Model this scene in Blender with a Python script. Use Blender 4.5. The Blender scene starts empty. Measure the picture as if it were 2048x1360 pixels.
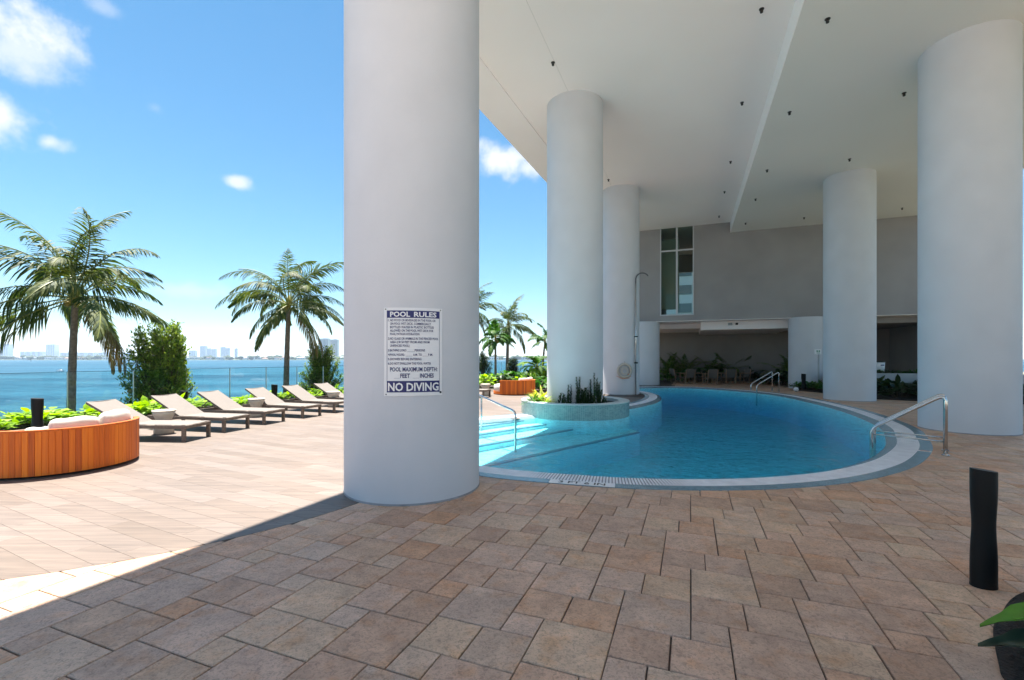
import bpy, bmesh, math, random
from mathutils import Vector, Matrix, noise
random.seed(7)
R = math.radians
sc = bpy.context.scene
COL = sc.collection

# ------------------------------------------------------------------ camera
EYE = 1.55
cam = bpy.data.objects.new('camera', bpy.data.cameras.new('camera'))
COL.objects.link(cam)
cam.location = (0, 0, EYE)
cam.rotation_euler = (R(90), 0, 0)
cam.data.sensor_width = 36
cam.data.lens = 16.0
cam.data.shift_y = 36 / 2048
cam.data.clip_start = 0.05
cam.data.clip_end = 30000
sc.camera = cam

# ------------------------------------------------------------------ render settings
sc.render.engine = 'CYCLES'
sc.view_settings.view_transform = 'Standard'
sc.view_settings.look = 'None'
sc.view_settings.gamma = 1
sc.view_settings.use_curve_mapping = False
sc.view_settings.exposure = 2.3
sc.cycles.max_bounces = 10
sc.cycles.diffuse_bounces = 6
sc.cycles.glossy_bounces = 4
sc.cycles.transparent_max_bounces = 24
sc.cycles.transmission_bounces = 8
sc.cycles.use_denoising = True
sc.cycles.sample_clamp_indirect = 8
sc.cycles.caustics_reflective = False
sc.cycles.caustics_refractive = False

# ------------------------------------------------------------------ frames
# the building's grid is turned 21.4 degrees from the view: 'a' runs away along the columns, 'b' across to the right
CA, SA = math.cos(R(21.4)), math.sin(R(21.4))
def ab(a, b, z=0.0): return Vector((SA * a + CA * b, CA * a - SA * b, z))
def to_ab(p): return (p[0] * SA + p[1] * CA, p[0] * CA - p[1] * SA)
def at(px, depth, z=0.0): return Vector(((px - 1024) / 910 * depth, depth, z))
def gp(px, py, z=0.0):
    d = (EYE - z) * 910 / (py - 716)
    return at(px, d, z)

# ------------------------------------------------------------------ sun and sky
sx, sy, sz = -0.178, 0.231, 1.0
el = math.atan2(sz, math.hypot(sx, sy)); az = math.atan2(sx, sy)
sun = bpy.data.objects.new('sun', bpy.data.lights.new('sun', 'SUN'))
COL.objects.link(sun)
sun.data.energy = 3.3
sun.data.angle = R(0.5)
sun.data.color = (1.0, 0.95, 0.88)
sun.rotation_euler = Vector((sx, sy, sz)).to_track_quat('Z', 'Y').to_euler()
W = bpy.data.worlds.new('World'); sc.world = W; W.use_nodes = True
wn, wl = W.node_tree.nodes, W.node_tree.links
wn.clear()
def N(nt, typ, **kw):
    n = nt.nodes.new(typ)
    for k, v in kw.items():
        if k.startswith('i_'): n.inputs[int(k[2:])].default_value = v
        else: setattr(n, k, v)
    return n
wo = N(W.node_tree, 'ShaderNodeOutputWorld')
bg = N(W.node_tree, 'ShaderNodeBackground'); bg.inputs[1].default_value = 0.05
sky = N(W.node_tree, 'ShaderNodeTexSky', sky_type='NISHITA', sun_disc=False, sun_elevation=el, sun_rotation=az,
        altitude=0, air_density=1.0, dust_density=0.0, ozone_density=5.0)
tc = N(W.node_tree, 'ShaderNodeTexCoord')
no = N(W.node_tree, 'ShaderNodeTexNoise'); no.inputs['Scale'].default_value = 9; no.inputs['Detail'].default_value = 7; no.inputs['Roughness'].default_value = .6
wl.new(tc.outputs['Generated'], no.inputs['Vector'])
prev = None
CLOUDS = [(-15, 30, .058, .052, 1), (0, 235, .05, .042, 1), (101, 284, .022, .014, .8), (472, 365, .02, .012, .8), (1005, 318, .06, .035, 1),
          (1060, 335, .04, .02, .8), (310, 215, .02, .012, .2), (380, 580, .11, .018, .35), (30, 100, .05, .05, .7), (-350, 330, .1, .06, 1), (-700, 80, .2, .1, 1), (205,14,.022,.01,.3),
          (2300, 200, .2, .09, 1), (2900, 420, .2, .06, 1)]
for (px, py, cw, ch, st) in CLOUDS:
    d = Vector(((px - 1024) / 910, 1, (716 - py) / 910)).normalized()
    s = N(W.node_tree, 'ShaderNodeVectorMath', operation='SUBTRACT'); s.inputs[1].default_value = d
    wl.new(tc.outputs['Generated'], s.inputs[0])
    m = N(W.node_tree, 'ShaderNodeVectorMath', operation='MULTIPLY'); m.inputs[1].default_value = (1 / cw, 1 / cw, 1 / ch)
    wl.new(s.outputs[0], m.inputs[0])
    le = N(W.node_tree, 'ShaderNodeVectorMath', operation='LENGTH'); wl.new(m.outputs[0], le.inputs[0])
    ad = N(W.node_tree, 'ShaderNodeMath', operation='MULTIPLY_ADD'); ad.inputs[1].default_value = 4.2
    wl.new(no.outputs['Fac'], ad.inputs[0]); wl.new(le.outputs['Value'], ad.inputs[2])
    mr = N(W.node_tree, 'ShaderNodeMapRange', interpolation_type='SMOOTHSTEP')
    mr.inputs['From Min'].default_value = 3.25; mr.inputs['From Max'].default_value = 2.0
    mr.inputs['To Min'].default_value = 0; mr.inputs['To Max'].default_value = st
    wl.new(ad.outputs[0], mr.inputs['Value'])
    if prev is None: prev = mr.outputs[0]
    else:
        mx = N(W.node_tree, 'ShaderNodeMath', operation='MAXIMUM'); wl.new(prev, mx.inputs[0]); wl.new(mr.outputs[0], mx.inputs[1]); prev = mx.outputs[0]
hs = N(W.node_tree, 'ShaderNodeHueSaturation'); hs.inputs['Hue'].default_value = 0.485; hs.inputs['Saturation'].default_value = 1.12; hs.inputs['Value'].default_value = 0.75
wl.new(sky.outputs[0], hs.inputs['Color'])
mixc = N(W.node_tree, 'ShaderNodeMixRGB'); mixc.inputs[2].default_value = (4.4, 4.5, 4.6, 1)
wl.new(prev, mixc.inputs[0]); wl.new(hs.outputs[0], mixc.inputs[1]); wl.new(mixc.outputs[0], bg.inputs[0]); wl.new(bg.outputs[0], wo.inputs[0])

# ------------------------------------------------------------------ materials
MATS = {}
def mat(name, col, rough=.6, metal=0., var=0., scale=3., bump=0., bscale=40., spec=.5, tint=None, dist=.004, trans=0., detail=5, obj=False):
    if name in MATS: return MATS[name]
    m = bpy.data.materials.new(name); m.use_nodes = True
    nt = m.node_tree; b = nt.nodes['Principled BSDF']
    b.inputs['Base Color'].default_value = (*col, 1); b.inputs['Roughness'].default_value = rough
    b.inputs['Metallic'].default_value = metal; b.inputs['Specular IOR Level'].default_value = spec
    tcn = N(nt, 'ShaderNodeTexCoord'); src = tcn.outputs['Object']
    if var > 0:
        n1 = N(nt, 'ShaderNodeTexNoise'); n1.inputs['Scale'].default_value = scale; n1.inputs['Detail'].default_value = detail
        nt.links.new(src, n1.inputs['Vector'])
        cr = N(nt, 'ShaderNodeValToRGB'); cr.color_ramp.elements[0].position = .3; cr.color_ramp.elements[1].position = .7
        t = tint or tuple(c * (1 - var) for c in col)
        cr.color_ramp.elements[0].color = (*t, 1); cr.color_ramp.elements[1].color = (*[min(1, c * (1 + var * .5)) for c in col], 1)
        nt.links.new(n1.outputs['Fac'], cr.inputs[0]); nt.links.new(cr.outputs[0], b.inputs['Base Color'])
    if bump > 0:
        n2 = N(nt, 'ShaderNodeTexNoise'); n2.inputs['Scale'].default_value = bscale; n2.inputs['Detail'].default_value = 6
        nt.links.new(src, n2.inputs['Vector'])
        bp = N(nt, 'ShaderNodeBump'); bp.inputs['Strength'].default_value = bump; bp.inputs['Distance'].default_value = dist
        nt.links.new(n2.outputs['Fac'], bp.inputs['Height']); nt.links.new(bp.outputs[0], b.inputs['Normal'])
    MATS[name] = m
    return m

def leaf_mat(name, c1, c2, rough=.45, trans=.25):
    m = bpy.data.materials.new(name); m.use_nodes = True; nt = m.node_tree
    b = nt.nodes['Principled BSDF']; out = nt.nodes['Material Output']
    g = N(nt, 'ShaderNodeNewGeometry'); oi = N(nt, 'ShaderNodeObjectInfo')
    ad = N(nt, 'ShaderNodeMath', operation='ADD'); nt.links.new(g.outputs['Random Per Island'], ad.inputs[0]); nt.links.new(oi.outputs['Random'], ad.inputs[1])
    fr = N(nt, 'ShaderNodeMath', operation='FRACT'); nt.links.new(ad.outputs[0], fr.inputs[0])
    cr = N(nt, 'ShaderNodeValToRGB'); cr.color_ramp.elements[0].color = (*c1, 1); cr.color_ramp.elements[1].color = (*c2, 1)
    nt.links.new(fr.outputs[0], cr.inputs[0]); nt.links.new(cr.outputs[0], b.inputs['Base Color'])
    b.inputs['Roughness'].default_value = rough + .12; b.inputs['Specular IOR Level'].default_value = .3
    tr = N(nt, 'ShaderNodeBsdfTranslucent')
    hv = N(nt, 'ShaderNodeHueSaturation'); hv.inputs['Value'].default_value = 1.6; hv.inputs['Saturation'].default_value = 1.15
    nt.links.new(cr.outputs[0], hv.inputs['Color']); nt.links.new(hv.outputs[0], tr.inputs[0])
    mx = N(nt, 'ShaderNodeMixShader'); mx.inputs[0].default_value = trans
    nt.links.new(b.outputs[0], mx.inputs[1]); nt.links.new(tr.outputs[0], mx.inputs[2]); nt.links.new(mx.outputs[0], out.inputs[0])
    MATS[name] = m
    return m

M_col = mat('white_stucco', (.62, .62, .64), .85, var=.05, scale=1.4, bump=.5, bscale=60, dist=.004)
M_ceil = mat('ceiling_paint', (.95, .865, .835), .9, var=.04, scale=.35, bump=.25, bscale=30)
M_wall = mat('taupe_stucco', (.34, .315, .305), .9, var=.1, scale=.8, bump=.5, bscale=45)
M_rear = mat('dark_wall_paint', (.30, .265, .245), .9, var=.1, scale=.8, bump=.3, bscale=45)
M_grout = mat('grout', (.10, .075, .06), .95, var=.3, scale=8)
M_black = mat('black_powdercoat', (.005, .0045, .0045), .5, spec=.25, bump=.15, bscale=200)
M_steel = mat('stainless_steel', (.62, .60, .58), .18, metal=1, var=.1, scale=20)
M_soil = mat('mulch', (.03, .02, .014), .95, var=.5, scale=30, bump=1, bscale=60, dist=.03)
M_sling = mat('taupe_sling', (.205, .178, .155), .85, var=.06, scale=12, bump=.4, bscale=500, dist=.001)
M_frame = mat('lounger_wood_frame', (.17, .125, .095), .55, var=.3, scale=18, bump=.2, bscale=90)
M_cush = mat('cream_cushion', (.66, .61, .54), .9, var=.05, scale=10, bump=.5, bscale=300, dist=.001)
M_stone = mat('cream_cast_stone', (.58, .50, .41), .8, var=.1, scale=15, bump=.3, bscale=80)
M_kerb = mat('brown_kerb', (.16, .11, .085), .85, var=.3, scale=12, bump=.4)
M_white = mat('white_enamel', (.80, .79, .79), .4)
M_navy = mat('navy_print', (.012, .014, .12), .45)
M_ink = mat('navy_ink', (.02, .025, .12), .5)
M_trunk = mat('palm_bark', (.23, .175, .13), .9, var=.4, scale=14, bump=1, bscale=35, dist=.02)
M_stem = mat('woody_stem', (.10, .07, .045), .9, var=.3, scale=14)
M_planterwall = mat('pale_planter_stucco', (.42, .43, .44), .85, var=.1, scale=2)
M_coconut = mat('coconut_husk', (.25, .2, .03), .6, var=.4, scale=12)
M_chair = mat('dark_sling', (.14, .125, .11), .8)
M_chairframe = mat('dark_teak', (.30, .19, .12), .6, var=.2, scale=20)
M_dlt = mat('fixture_bronze', (.02, .017, .015), .5)
M_rail = mat('anodised_aluminium', (.55, .57, .58), .35, metal=.8)
M_wf = mat('window_frame_white', (.55, .55, .56), .5)
M_rubber = mat('orange_stripe', (.6, .22, .08), .6)
M_lid = mat('black_lid', (.015, .015, .015), .4)
M_green = mat('green_print', (.02, .22, .12), .5)

L_palm = leaf_mat('palm_leaflet', (.024, .055, .012), (.12, .14, .025), .45, .28)
L_palmdry = leaf_mat('palm_leaflet_dry', (.13, .09, .03), (.22, .16, .06), .6, .2)
L_palmdark = leaf_mat('areca_leaflet', (.05, .11, .02), (.12, .20, .04), .4, .2)
L_shrub = leaf_mat('clusia_leaf', (.06, .13, .02), (.26, .32, .06), .35, .25)
L_bright = leaf_mat('bright_leaf', (.13, .27, .015), (.34, .50, .03), .4, .35)
L_mid = leaf_mat('mid_leaf', (.03, .10, .02), (.09, .20, .03), .4, .3)
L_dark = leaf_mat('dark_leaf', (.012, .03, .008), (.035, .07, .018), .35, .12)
L_grey = leaf_mat('grey_leaf', (.03, .05, .035), (.06, .08, .05), .4, .1)
L_yellow = leaf_mat('yellow_leaf', (.25, .30, .04), (.48, .45, .09), .4, .35)

# pavers: tint by piece, blotches and pits by position
def stone_mat(name, c, rough, bump, grain=False):
    m = bpy.data.materials.new(name); m.use_nodes = True; nt = m.node_tree; b = nt.nodes['Principled BSDF']
    g = N(nt, 'ShaderNodeNewGeometry'); oi = N(nt, 'ShaderNodeObjectInfo')
    ad = N(nt, 'ShaderNodeMath', operation='ADD'); nt.links.new(g.outputs['Random Per Island'], ad.inputs[0]); nt.links.new(oi.outputs['Random'], ad.inputs[1])
    fr = N(nt, 'ShaderNodeMath', operation='FRACT'); nt.links.new(ad.outputs[0], fr.inputs[0])
    cr = N(nt, 'ShaderNodeValToRGB'); els = cr.color_ramp.elements
    while len(els) < len(c): els.new(.5)
    for i, cc in enumerate(c): els[i].position = i / (len(c) - 1); els[i].color = (*cc, 1)
    nt.links.new(fr.outputs[0], cr.inputs[0])
    mp = N(nt, 'ShaderNodeMapping'); nt.links.new(g.outputs['Position'], mp.inputs[0])
    # shift the pattern piece by piece
    cmb = N(nt, 'ShaderNodeCombineXYZ'); mu = N(nt, 'ShaderNodeMath', operation='MULTIPLY'); mu.inputs[1].default_value = 37
    nt.links.new(fr.outputs[0], mu.inputs[0]); nt.links.new(mu.outputs[0], cmb.inputs[2])
    if grain:
        mp.inputs['Rotation'].default_value = (0, 0, R(-27.2)); mp.inputs['Scale'].default_value = (.8, 16, 1)
        # rotate so that x runs along the planks
        mp.vector_type = 'POINT'; mp.inputs['Rotation'].default_value = (0, 0, R(27.2))
    va = N(nt, 'ShaderNodeVectorMath', operation='ADD'); nt.links.new(mp.outputs[0], va.inputs[0]); nt.links.new(cmb.outputs[0], va.inputs[1])
    n1 = N(nt, 'ShaderNodeTexNoise'); n1.inputs['Scale'].default_value = 1.6 if grain else 5; n1.inputs['Detail'].default_value = 8; n1.inputs['Roughness'].default_value = .62
    n1.inputs['Distortion'].default_value = .6
    nt.links.new(va.outputs[0], n1.inputs['Vector'])
    r2 = N(nt, 'ShaderNodeMapRange'); r2.inputs['From Min'].default_value = .3; r2.inputs['From Max'].default_value = .7
    r2.inputs['To Min'].default_value = .64 if grain else .80; r2.inputs['To Max'].default_value = 1.16 if grain else 1.22
    nt.links.new(n1.outputs['Fac'], r2.inputs['Value'])
    ml = N(nt, 'ShaderNodeVectorMath', operation='SCALE'); nt.links.new(cr.outputs[0], ml.inputs[0]); nt.links.new(r2.outputs[0], ml.inputs['Scale'])
    # faint larger patches across pieces
    n3 = N(nt, 'ShaderNodeTexNoise'); n3.inputs['Scale'].default_value = .55; n3.inputs['Detail'].default_value = 3; nt.links.new(g.outputs['Position'], n3.inputs['Vector'])
    r3 = N(nt, 'ShaderNodeMapRange'); r3.inputs['From Min'].default_value = .3; r3.inputs['From Max'].default_value = .7; r3.inputs['To Min'].default_value = .88; r3.inputs['To Max'].default_value = 1.1
    nt.links.new(n3.outputs['Fac'], r3.inputs['Value'])
    ml2 = N(nt, 'ShaderNodeVectorMath', operation='SCALE'); nt.links.new(ml.outputs[0], ml2.inputs[0]); nt.links.new(r3.outputs[0], ml2.inputs['Scale'])
    if not grain:
        n5 = N(nt, 'ShaderNodeTexNoise'); n5.inputs['Scale'].default_value = 45; n5.inputs['Detail'].default_value = 6; n5.inputs['Roughness'].default_value = .7; n5.inputs['Distortion'].default_value = 1.2
        nt.links.new(va.outputs[0], n5.inputs['Vector'])
        r5 = N(nt, 'ShaderNodeMapRange'); r5.inputs['From Min'].default_value = .36; r5.inputs['From Max'].default_value = .52; r5.inputs['To Min'].default_value = .66; r5.inputs['To Max'].default_value = 1.06
        nt.links.new(n5.outputs['Fac'], r5.inputs['Value'])
        ml3 = N(nt, 'ShaderNodeVectorMath', operation='SCALE'); nt.links.new(ml2.outputs[0], ml3.inputs[0]); nt.links.new(r5.outputs[0], ml3.inputs['Scale'])
        n6 = N(nt, 'ShaderNodeTexNoise'); n6.inputs['Scale'].default_value = 7; n6.inputs['Detail'].default_value = 5; nt.links.new(va.outputs[0], n6.inputs['Vector'])
        r6 = N(nt, 'ShaderNodeMapRange'); r6.inputs['From Min'].default_value = .52; r6.inputs['From Max'].default_value = .7; r6.inputs['To Max'].default_value = .55; nt.links.new(n6.outputs['Fac'], r6.inputs['Value'])
        st6 = N(nt, 'ShaderNodeMixRGB'); st6.blend_type = 'MULTIPLY'; st6.inputs[2].default_value = (1.0, .78, .55, 1); nt.links.new(r6.outputs[0], st6.inputs[0]); nt.links.new(ml3.outputs[0], st6.inputs[1]); ml2 = st6
    nt.links.new(ml2.outputs[0], b.inputs['Base Color'])
    b.inputs['Roughness'].default_value = rough
    n2 = N(nt, 'ShaderNodeTexNoise'); n2.inputs['Scale'].default_value = 4 if grain else 26; n2.inputs['Detail'].default_value = 7; n2.inputs['Roughness'].default_value = .65
    n2.inputs['Distortion'].default_value = 1.0
    nt.links.new(va.outputs[0], n2.inputs['Vector'])
    bp = N(nt, 'ShaderNodeBump'); bp.inputs['Strength'].default_value = bump; bp.inputs['Distance'].default_value = .012 if not grain else .003
    nt.links.new(n2.outputs['Fac'], bp.inputs['Height']); nt.links.new(bp.outputs[0], b.inputs['Normal'])
    MATS[name] = m
    return m
M_paver = stone_mat('paver_stone', [(.59, .335, .20), (.60, .405, .295), (.50, .305, .20), (.64, .43, .28), (.55, .38, .28), (.57, .31, .17)], .6, .9)
M_plank = stone_mat('porcelain_plank', [(.192, .146, .115), (.174, .13, .10), (.208, .162, .132), (.190, .147, .119), (.158, .117, .088)], .55, .2, grain=True)

def wood_slats():
    m = bpy.data.materials.new('orange_timber'); m.use_nodes = True; nt = m.node_tree; b = nt.nodes['Principled BSDF']
    oi = N(nt, 'ShaderNodeObjectInfo'); cr = N(nt, 'ShaderNodeValToRGB'); e = cr.color_ramp.elements
    e[0].color = (.42, .065, .003, 1); e[1].color = (.90, .23, .008, 1); x = e.new(.5); x.color = (.72, .145, .004, 1)
    tcn = N(nt, 'ShaderNodeTexCoord'); mp = N(nt, 'ShaderNodeMapping'); mp.inputs['Scale'].default_value = (30, 30, 1.2)
    nt.links.new(tcn.outputs['Object'], mp.inputs[0]); n1 = N(nt, 'ShaderNodeTexNoise', noise_dimensions='4D'); n1.inputs['Scale'].default_value = 2; n1.inputs['Detail'].default_value = 6
    nt.links.new(mp.outputs[0], n1.inputs['Vector'])
    mu = N(nt, 'ShaderNodeMath', operation='MULTIPLY'); mu.inputs[1].default_value = 50; nt.links.new(oi.outputs['Random'], mu.inputs[0]); nt.links.new(mu.outputs[0], n1.inputs['W'])
    ma = N(nt, 'ShaderNodeMath', operation='MULTIPLY_ADD'); ma.inputs[1].default_value = .7; nt.links.new(oi.outputs['Random'], ma.inputs[0])
    mb = N(nt, 'ShaderNodeMath', operation='MULTIPLY_ADD'); mb.inputs[1].default_value = 1.0; mb.inputs[2].default_value = -.35; nt.links.new(n1.outputs['Fac'], mb.inputs[0]); nt.links.new(mb.outputs[0], ma.inputs[2])
    nt.links.new(ma.outputs[0], cr.inputs[0]); nt.links.new(cr.outputs[0], b.inputs['Base Color']); b.inputs['Roughness'].default_value = .6
    return m
M_wood = wood_slats()

def mosaic(name, c1, c2, grout, tile=.025, rough=.25, tu=None):
    m = bpy.data.materials.new(name); m.use_nodes = True; nt = m.node_tree; b = nt.nodes['Principled BSDF']
    uv = N(nt, 'ShaderNodeTexCoord')
    br = N(nt, 'ShaderNodeTexBrick', offset=0.0, squash=1.0)
    br.inputs['Scale'].default_value = 1; br.inputs['Brick Width'].default_value = tu or tile; br.inputs['Row Height'].default_value = tile
    br.inputs['Mortar Size'].default_value = .0022; br.inputs['Mortar Smooth'].default_value = .2
    br.inputs['Color1'].default_value = (*c1, 1); br.inputs['Color2'].default_value = (*c2, 1); br.inputs['Mortar'].default_value = (*grout, 1)
    nt.links.new(uv.outputs['UV'], br.inputs['Vector'])
    n1 = N(nt, 'ShaderNodeTexNoise'); n1.inputs['Scale'].default_value = 6; nt.links.new(uv.outputs['UV'], n1.inputs['Vector'])
    r = N(nt, 'ShaderNodeMapRange'); r.inputs['To Min'].default_value = .75; r.inputs['To Max'].default_value = 1.25; nt.links.new(n1.outputs['Fac'], r.inputs['Value'])
    s = N(nt, 'ShaderNodeVectorMath', operation='SCALE'); nt.links.new(br.outputs['Color'], s.inputs[0]); nt.links.new(r.outputs[0], s.inputs['Scale'])
    nt.links.new(s.outputs[0], b.inputs['Base Color']); b.inputs['Roughness'].default_value = rough
    bp = N(nt, 'ShaderNodeBump', invert=True); bp.inputs['Strength'].default_value = .4; bp.inputs['Distance'].default_value = .002
    nt.links.new(br.outputs['Fac'], bp.inputs['Height']); nt.links.new(bp.outputs[0], b.inputs['Normal'])
    return m
M_mosaic = mosaic('blue_glass_mosaic', (.17, .30, .36), (.10, .20, .26), (.30, .38, .40))
M_mosaic_w = mosaic('white_mosaic', (.86, .85, .86), (.80, .80, .82), (.65, .65, .67), rough=.5)
M_planter_tile = mosaic('green_glass_mosaic', (.13, .28, .27), (.22, .38, .36), (.50, .60, .58), tile=.03, tu=.055)
M_pooltile = mosaic('pool_floor_plaster', (.50, .92, .92), (.46, .89, .90), (.42, .85, .88), tile=.03, rough=.5)

def water_mat():
    m = bpy.data.materials.new('pool_water'); m.use_nodes = True; nt = m.node_tree; nt.nodes.remove(nt.nodes['Principled BSDF']); out = nt.nodes['Material Output']
    g = N(nt, 'ShaderNodeNewGeometry')
    n1 = N(nt, 'ShaderNodeTexNoise'); n1.inputs['Scale'].default_value = 6.0; n1.inputs['Detail'].default_value = 4; n1.inputs['Roughness'].default_value = .6; n1.inputs['Distortion'].default_value = .8
    nt.links.new(g.outputs['Position'], n1.inputs['Vector'])
    n2 = N(nt, 'ShaderNodeTexNoise'); n2.inputs['Scale'].default_value = 1.1; n2.inputs['Detail'].default_value = 2; nt.links.new(g.outputs['Position'], n2.inputs['Vector'])
    mu = N(nt, 'ShaderNodeMath', operation='MULTIPLY_ADD'); mu.inputs[1].default_value = .5; nt.links.new(n1.outputs['Fac'], mu.inputs[0]); nt.links.new(n2.outputs['Fac'], mu.inputs[2])
    bp = N(nt, 'ShaderNodeBump'); bp.inputs['Strength'].default_value = 1; bp.inputs['Distance'].default_value = .2; nt.links.new(mu.outputs[0], bp.inputs['Height'])
    fr0 = N(nt, 'ShaderNodeFresnel'); fr0.inputs['IOR'].default_value = 1.33; nt.links.new(bp.outputs[0], fr0.inputs['Normal'])
    bk = N(nt, 'ShaderNodeMath', operation='SUBTRACT'); bk.inputs[0].default_value = 1; nt.links.new(g.outputs['Backfacing'], bk.inputs[1])
    fr = N(nt, 'ShaderNodeMath', operation='MULTIPLY'); nt.links.new(fr0.outputs[0], fr.inputs[0]); nt.links.new(bk.outputs[0], fr.inputs[1])
    tr = N(nt, 'ShaderNodeBsdfTransparent'); tr.inputs[0].default_value = (.97, .99, 1, 1)
    gl = N(nt, 'ShaderNodeBsdfGlossy'); gl.inputs['Roughness'].default_value = .03; nt.links.new(bp.outputs[0], gl.inputs['Normal'])
    mx = N(nt, 'ShaderNodeMixShader'); nt.links.new(fr.outputs[0], mx.inputs[0]); nt.links.new(tr.outputs[0], mx.inputs[1]); nt.links.new(gl.outputs[0], mx.inputs[2]); nt.links.new(mx.outputs[0], out.inputs['Surface'])
    va = N(nt, 'ShaderNodeVolumeAbsorption'); va.inputs['Color'].default_value = (.0, .83, .93, 1); va.inputs['Density'].default_value = .55
    nt.links.new(va.outputs[0], out.inputs['Volume'])
    return m
M_water = water_mat()

def sea_mat():
    m = bpy.data.materials.new('sea_water'); m.use_nodes = True; nt = m.node_tree; b = nt.nodes['Principled BSDF']
    g = N(nt, 'ShaderNodeNewGeometry'); mp = N(nt, 'ShaderNodeMapping'); mp.inputs['Scale'].default_value = (.22, .8, 1); nt.links.new(g.outputs['Position'], mp.inputs[0])
    n1 = N(nt, 'ShaderNodeTexNoise'); n1.inputs['Scale'].default_value = .9; n1.inputs['Detail'].default_value = 9; n1.inputs['Roughness'].default_value = .65; nt.links.new(mp.outputs[0], n1.inputs['Vector'])
    n2 = N(nt, 'ShaderNodeTexNoise'); n2.inputs['Scale'].default_value = .05; n2.inputs['Detail'].default_value = 6; nt.links.new(mp.outputs[0], n2.inputs['Vector'])
    cr = N(nt, 'ShaderNodeValToRGB'); cr.color_ramp.elements[0].position = .42; cr.color_ramp.elements[1].position = .58
    cr.color_ramp.elements[0].color = (.006, .042, .078, 1); cr.color_ramp.elements[1].color = (.03, .11, .165, 1)
    ma = N(nt, 'ShaderNodeMath', operation='MULTIPLY_ADD'); ma.inputs[1].default_value = .5; ma.inputs[2].default_value = 0
    nt.links.new(n1.outputs['Fac'], ma.inputs[0]); mb = N(nt, 'ShaderNodeMath', operation='MULTIPLY_ADD'); mb.inputs[1].default_value = .5
    nt.links.new(n2.outputs['Fac'], mb.inputs[0]); nt.links.new(ma.outputs[0], mb.inputs[2])
    nt.links.new(mb.outputs[0], cr.inputs[0]); nt.links.new(cr.outputs[0], b.inputs['Base Color'])
    b.inputs['Roughness'].default_value = .4; b.inputs['IOR'].default_value = 1.33; b.inputs['Specular IOR Level'].default_value = .1
    bp = N(nt, 'ShaderNodeBump'); bp.inputs['Strength'].default_value = 1; bp.inputs['Distance'].default_value = .35; nt.links.new(n1.outputs['Fac'], bp.inputs['Height']); nt.links.new(bp.outputs[0], b.inputs['Normal'])
    return m
M_sea = sea_mat()

M_hw_ = mat('block_white', (.72, .73, .74), .8); M_twd_ = mat('block_glazing', (.14, .18, .2), .3)
def glass_mat(name, tint, refl=1.0, rough=0.0):
    m = bpy.data.materials.new(name); m.use_nodes = True; nt = m.node_tree; nt.nodes.remove(nt.nodes['Principled BSDF']); out = nt.nodes['Material Output']
    fr = N(nt, 'ShaderNodeFresnel'); fr.inputs['IOR'].default_value = 1.5
    tr = N(nt, 'ShaderNodeBsdfTransparent'); tr.inputs[0].default_value = (*tint, 1)
    gl = N(nt, 'ShaderNodeBsdfGlossy'); gl.inputs['Roughness'].default_value = rough
    g_ = N(nt, 'ShaderNodeNewGeometry'); bk = N(nt, 'ShaderNodeMath', operation='MULTIPLY_ADD'); bk.inputs[1].default_value = -refl; bk.inputs[2].default_value = refl; nt.links.new(g_.outputs['Backfacing'], bk.inputs[0])
    sc_ = N(nt, 'ShaderNodeMath', operation='MULTIPLY'); nt.links.new(bk.outputs[0], sc_.inputs[1]); nt.links.new(fr.outputs[0], sc_.inputs[0])
    mx = N(nt, 'ShaderNodeMixShader'); nt.links.new(sc_.outputs[0], mx.inputs[0]); nt.links.new(tr.outputs[0], mx.inputs[1]); nt.links.new(gl.outputs[0], mx.inputs[2]); nt.links.new(mx.outputs[0], out.inputs[0])
    return m
M_glass = glass_mat('rail_glass', (.88, .965, .96))
M_gedge = glass_mat('glass_edge', (.25, .5, .5))
M_winglass = glass_mat('window_glass', (.74, .80, .75), 1.2)

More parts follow.
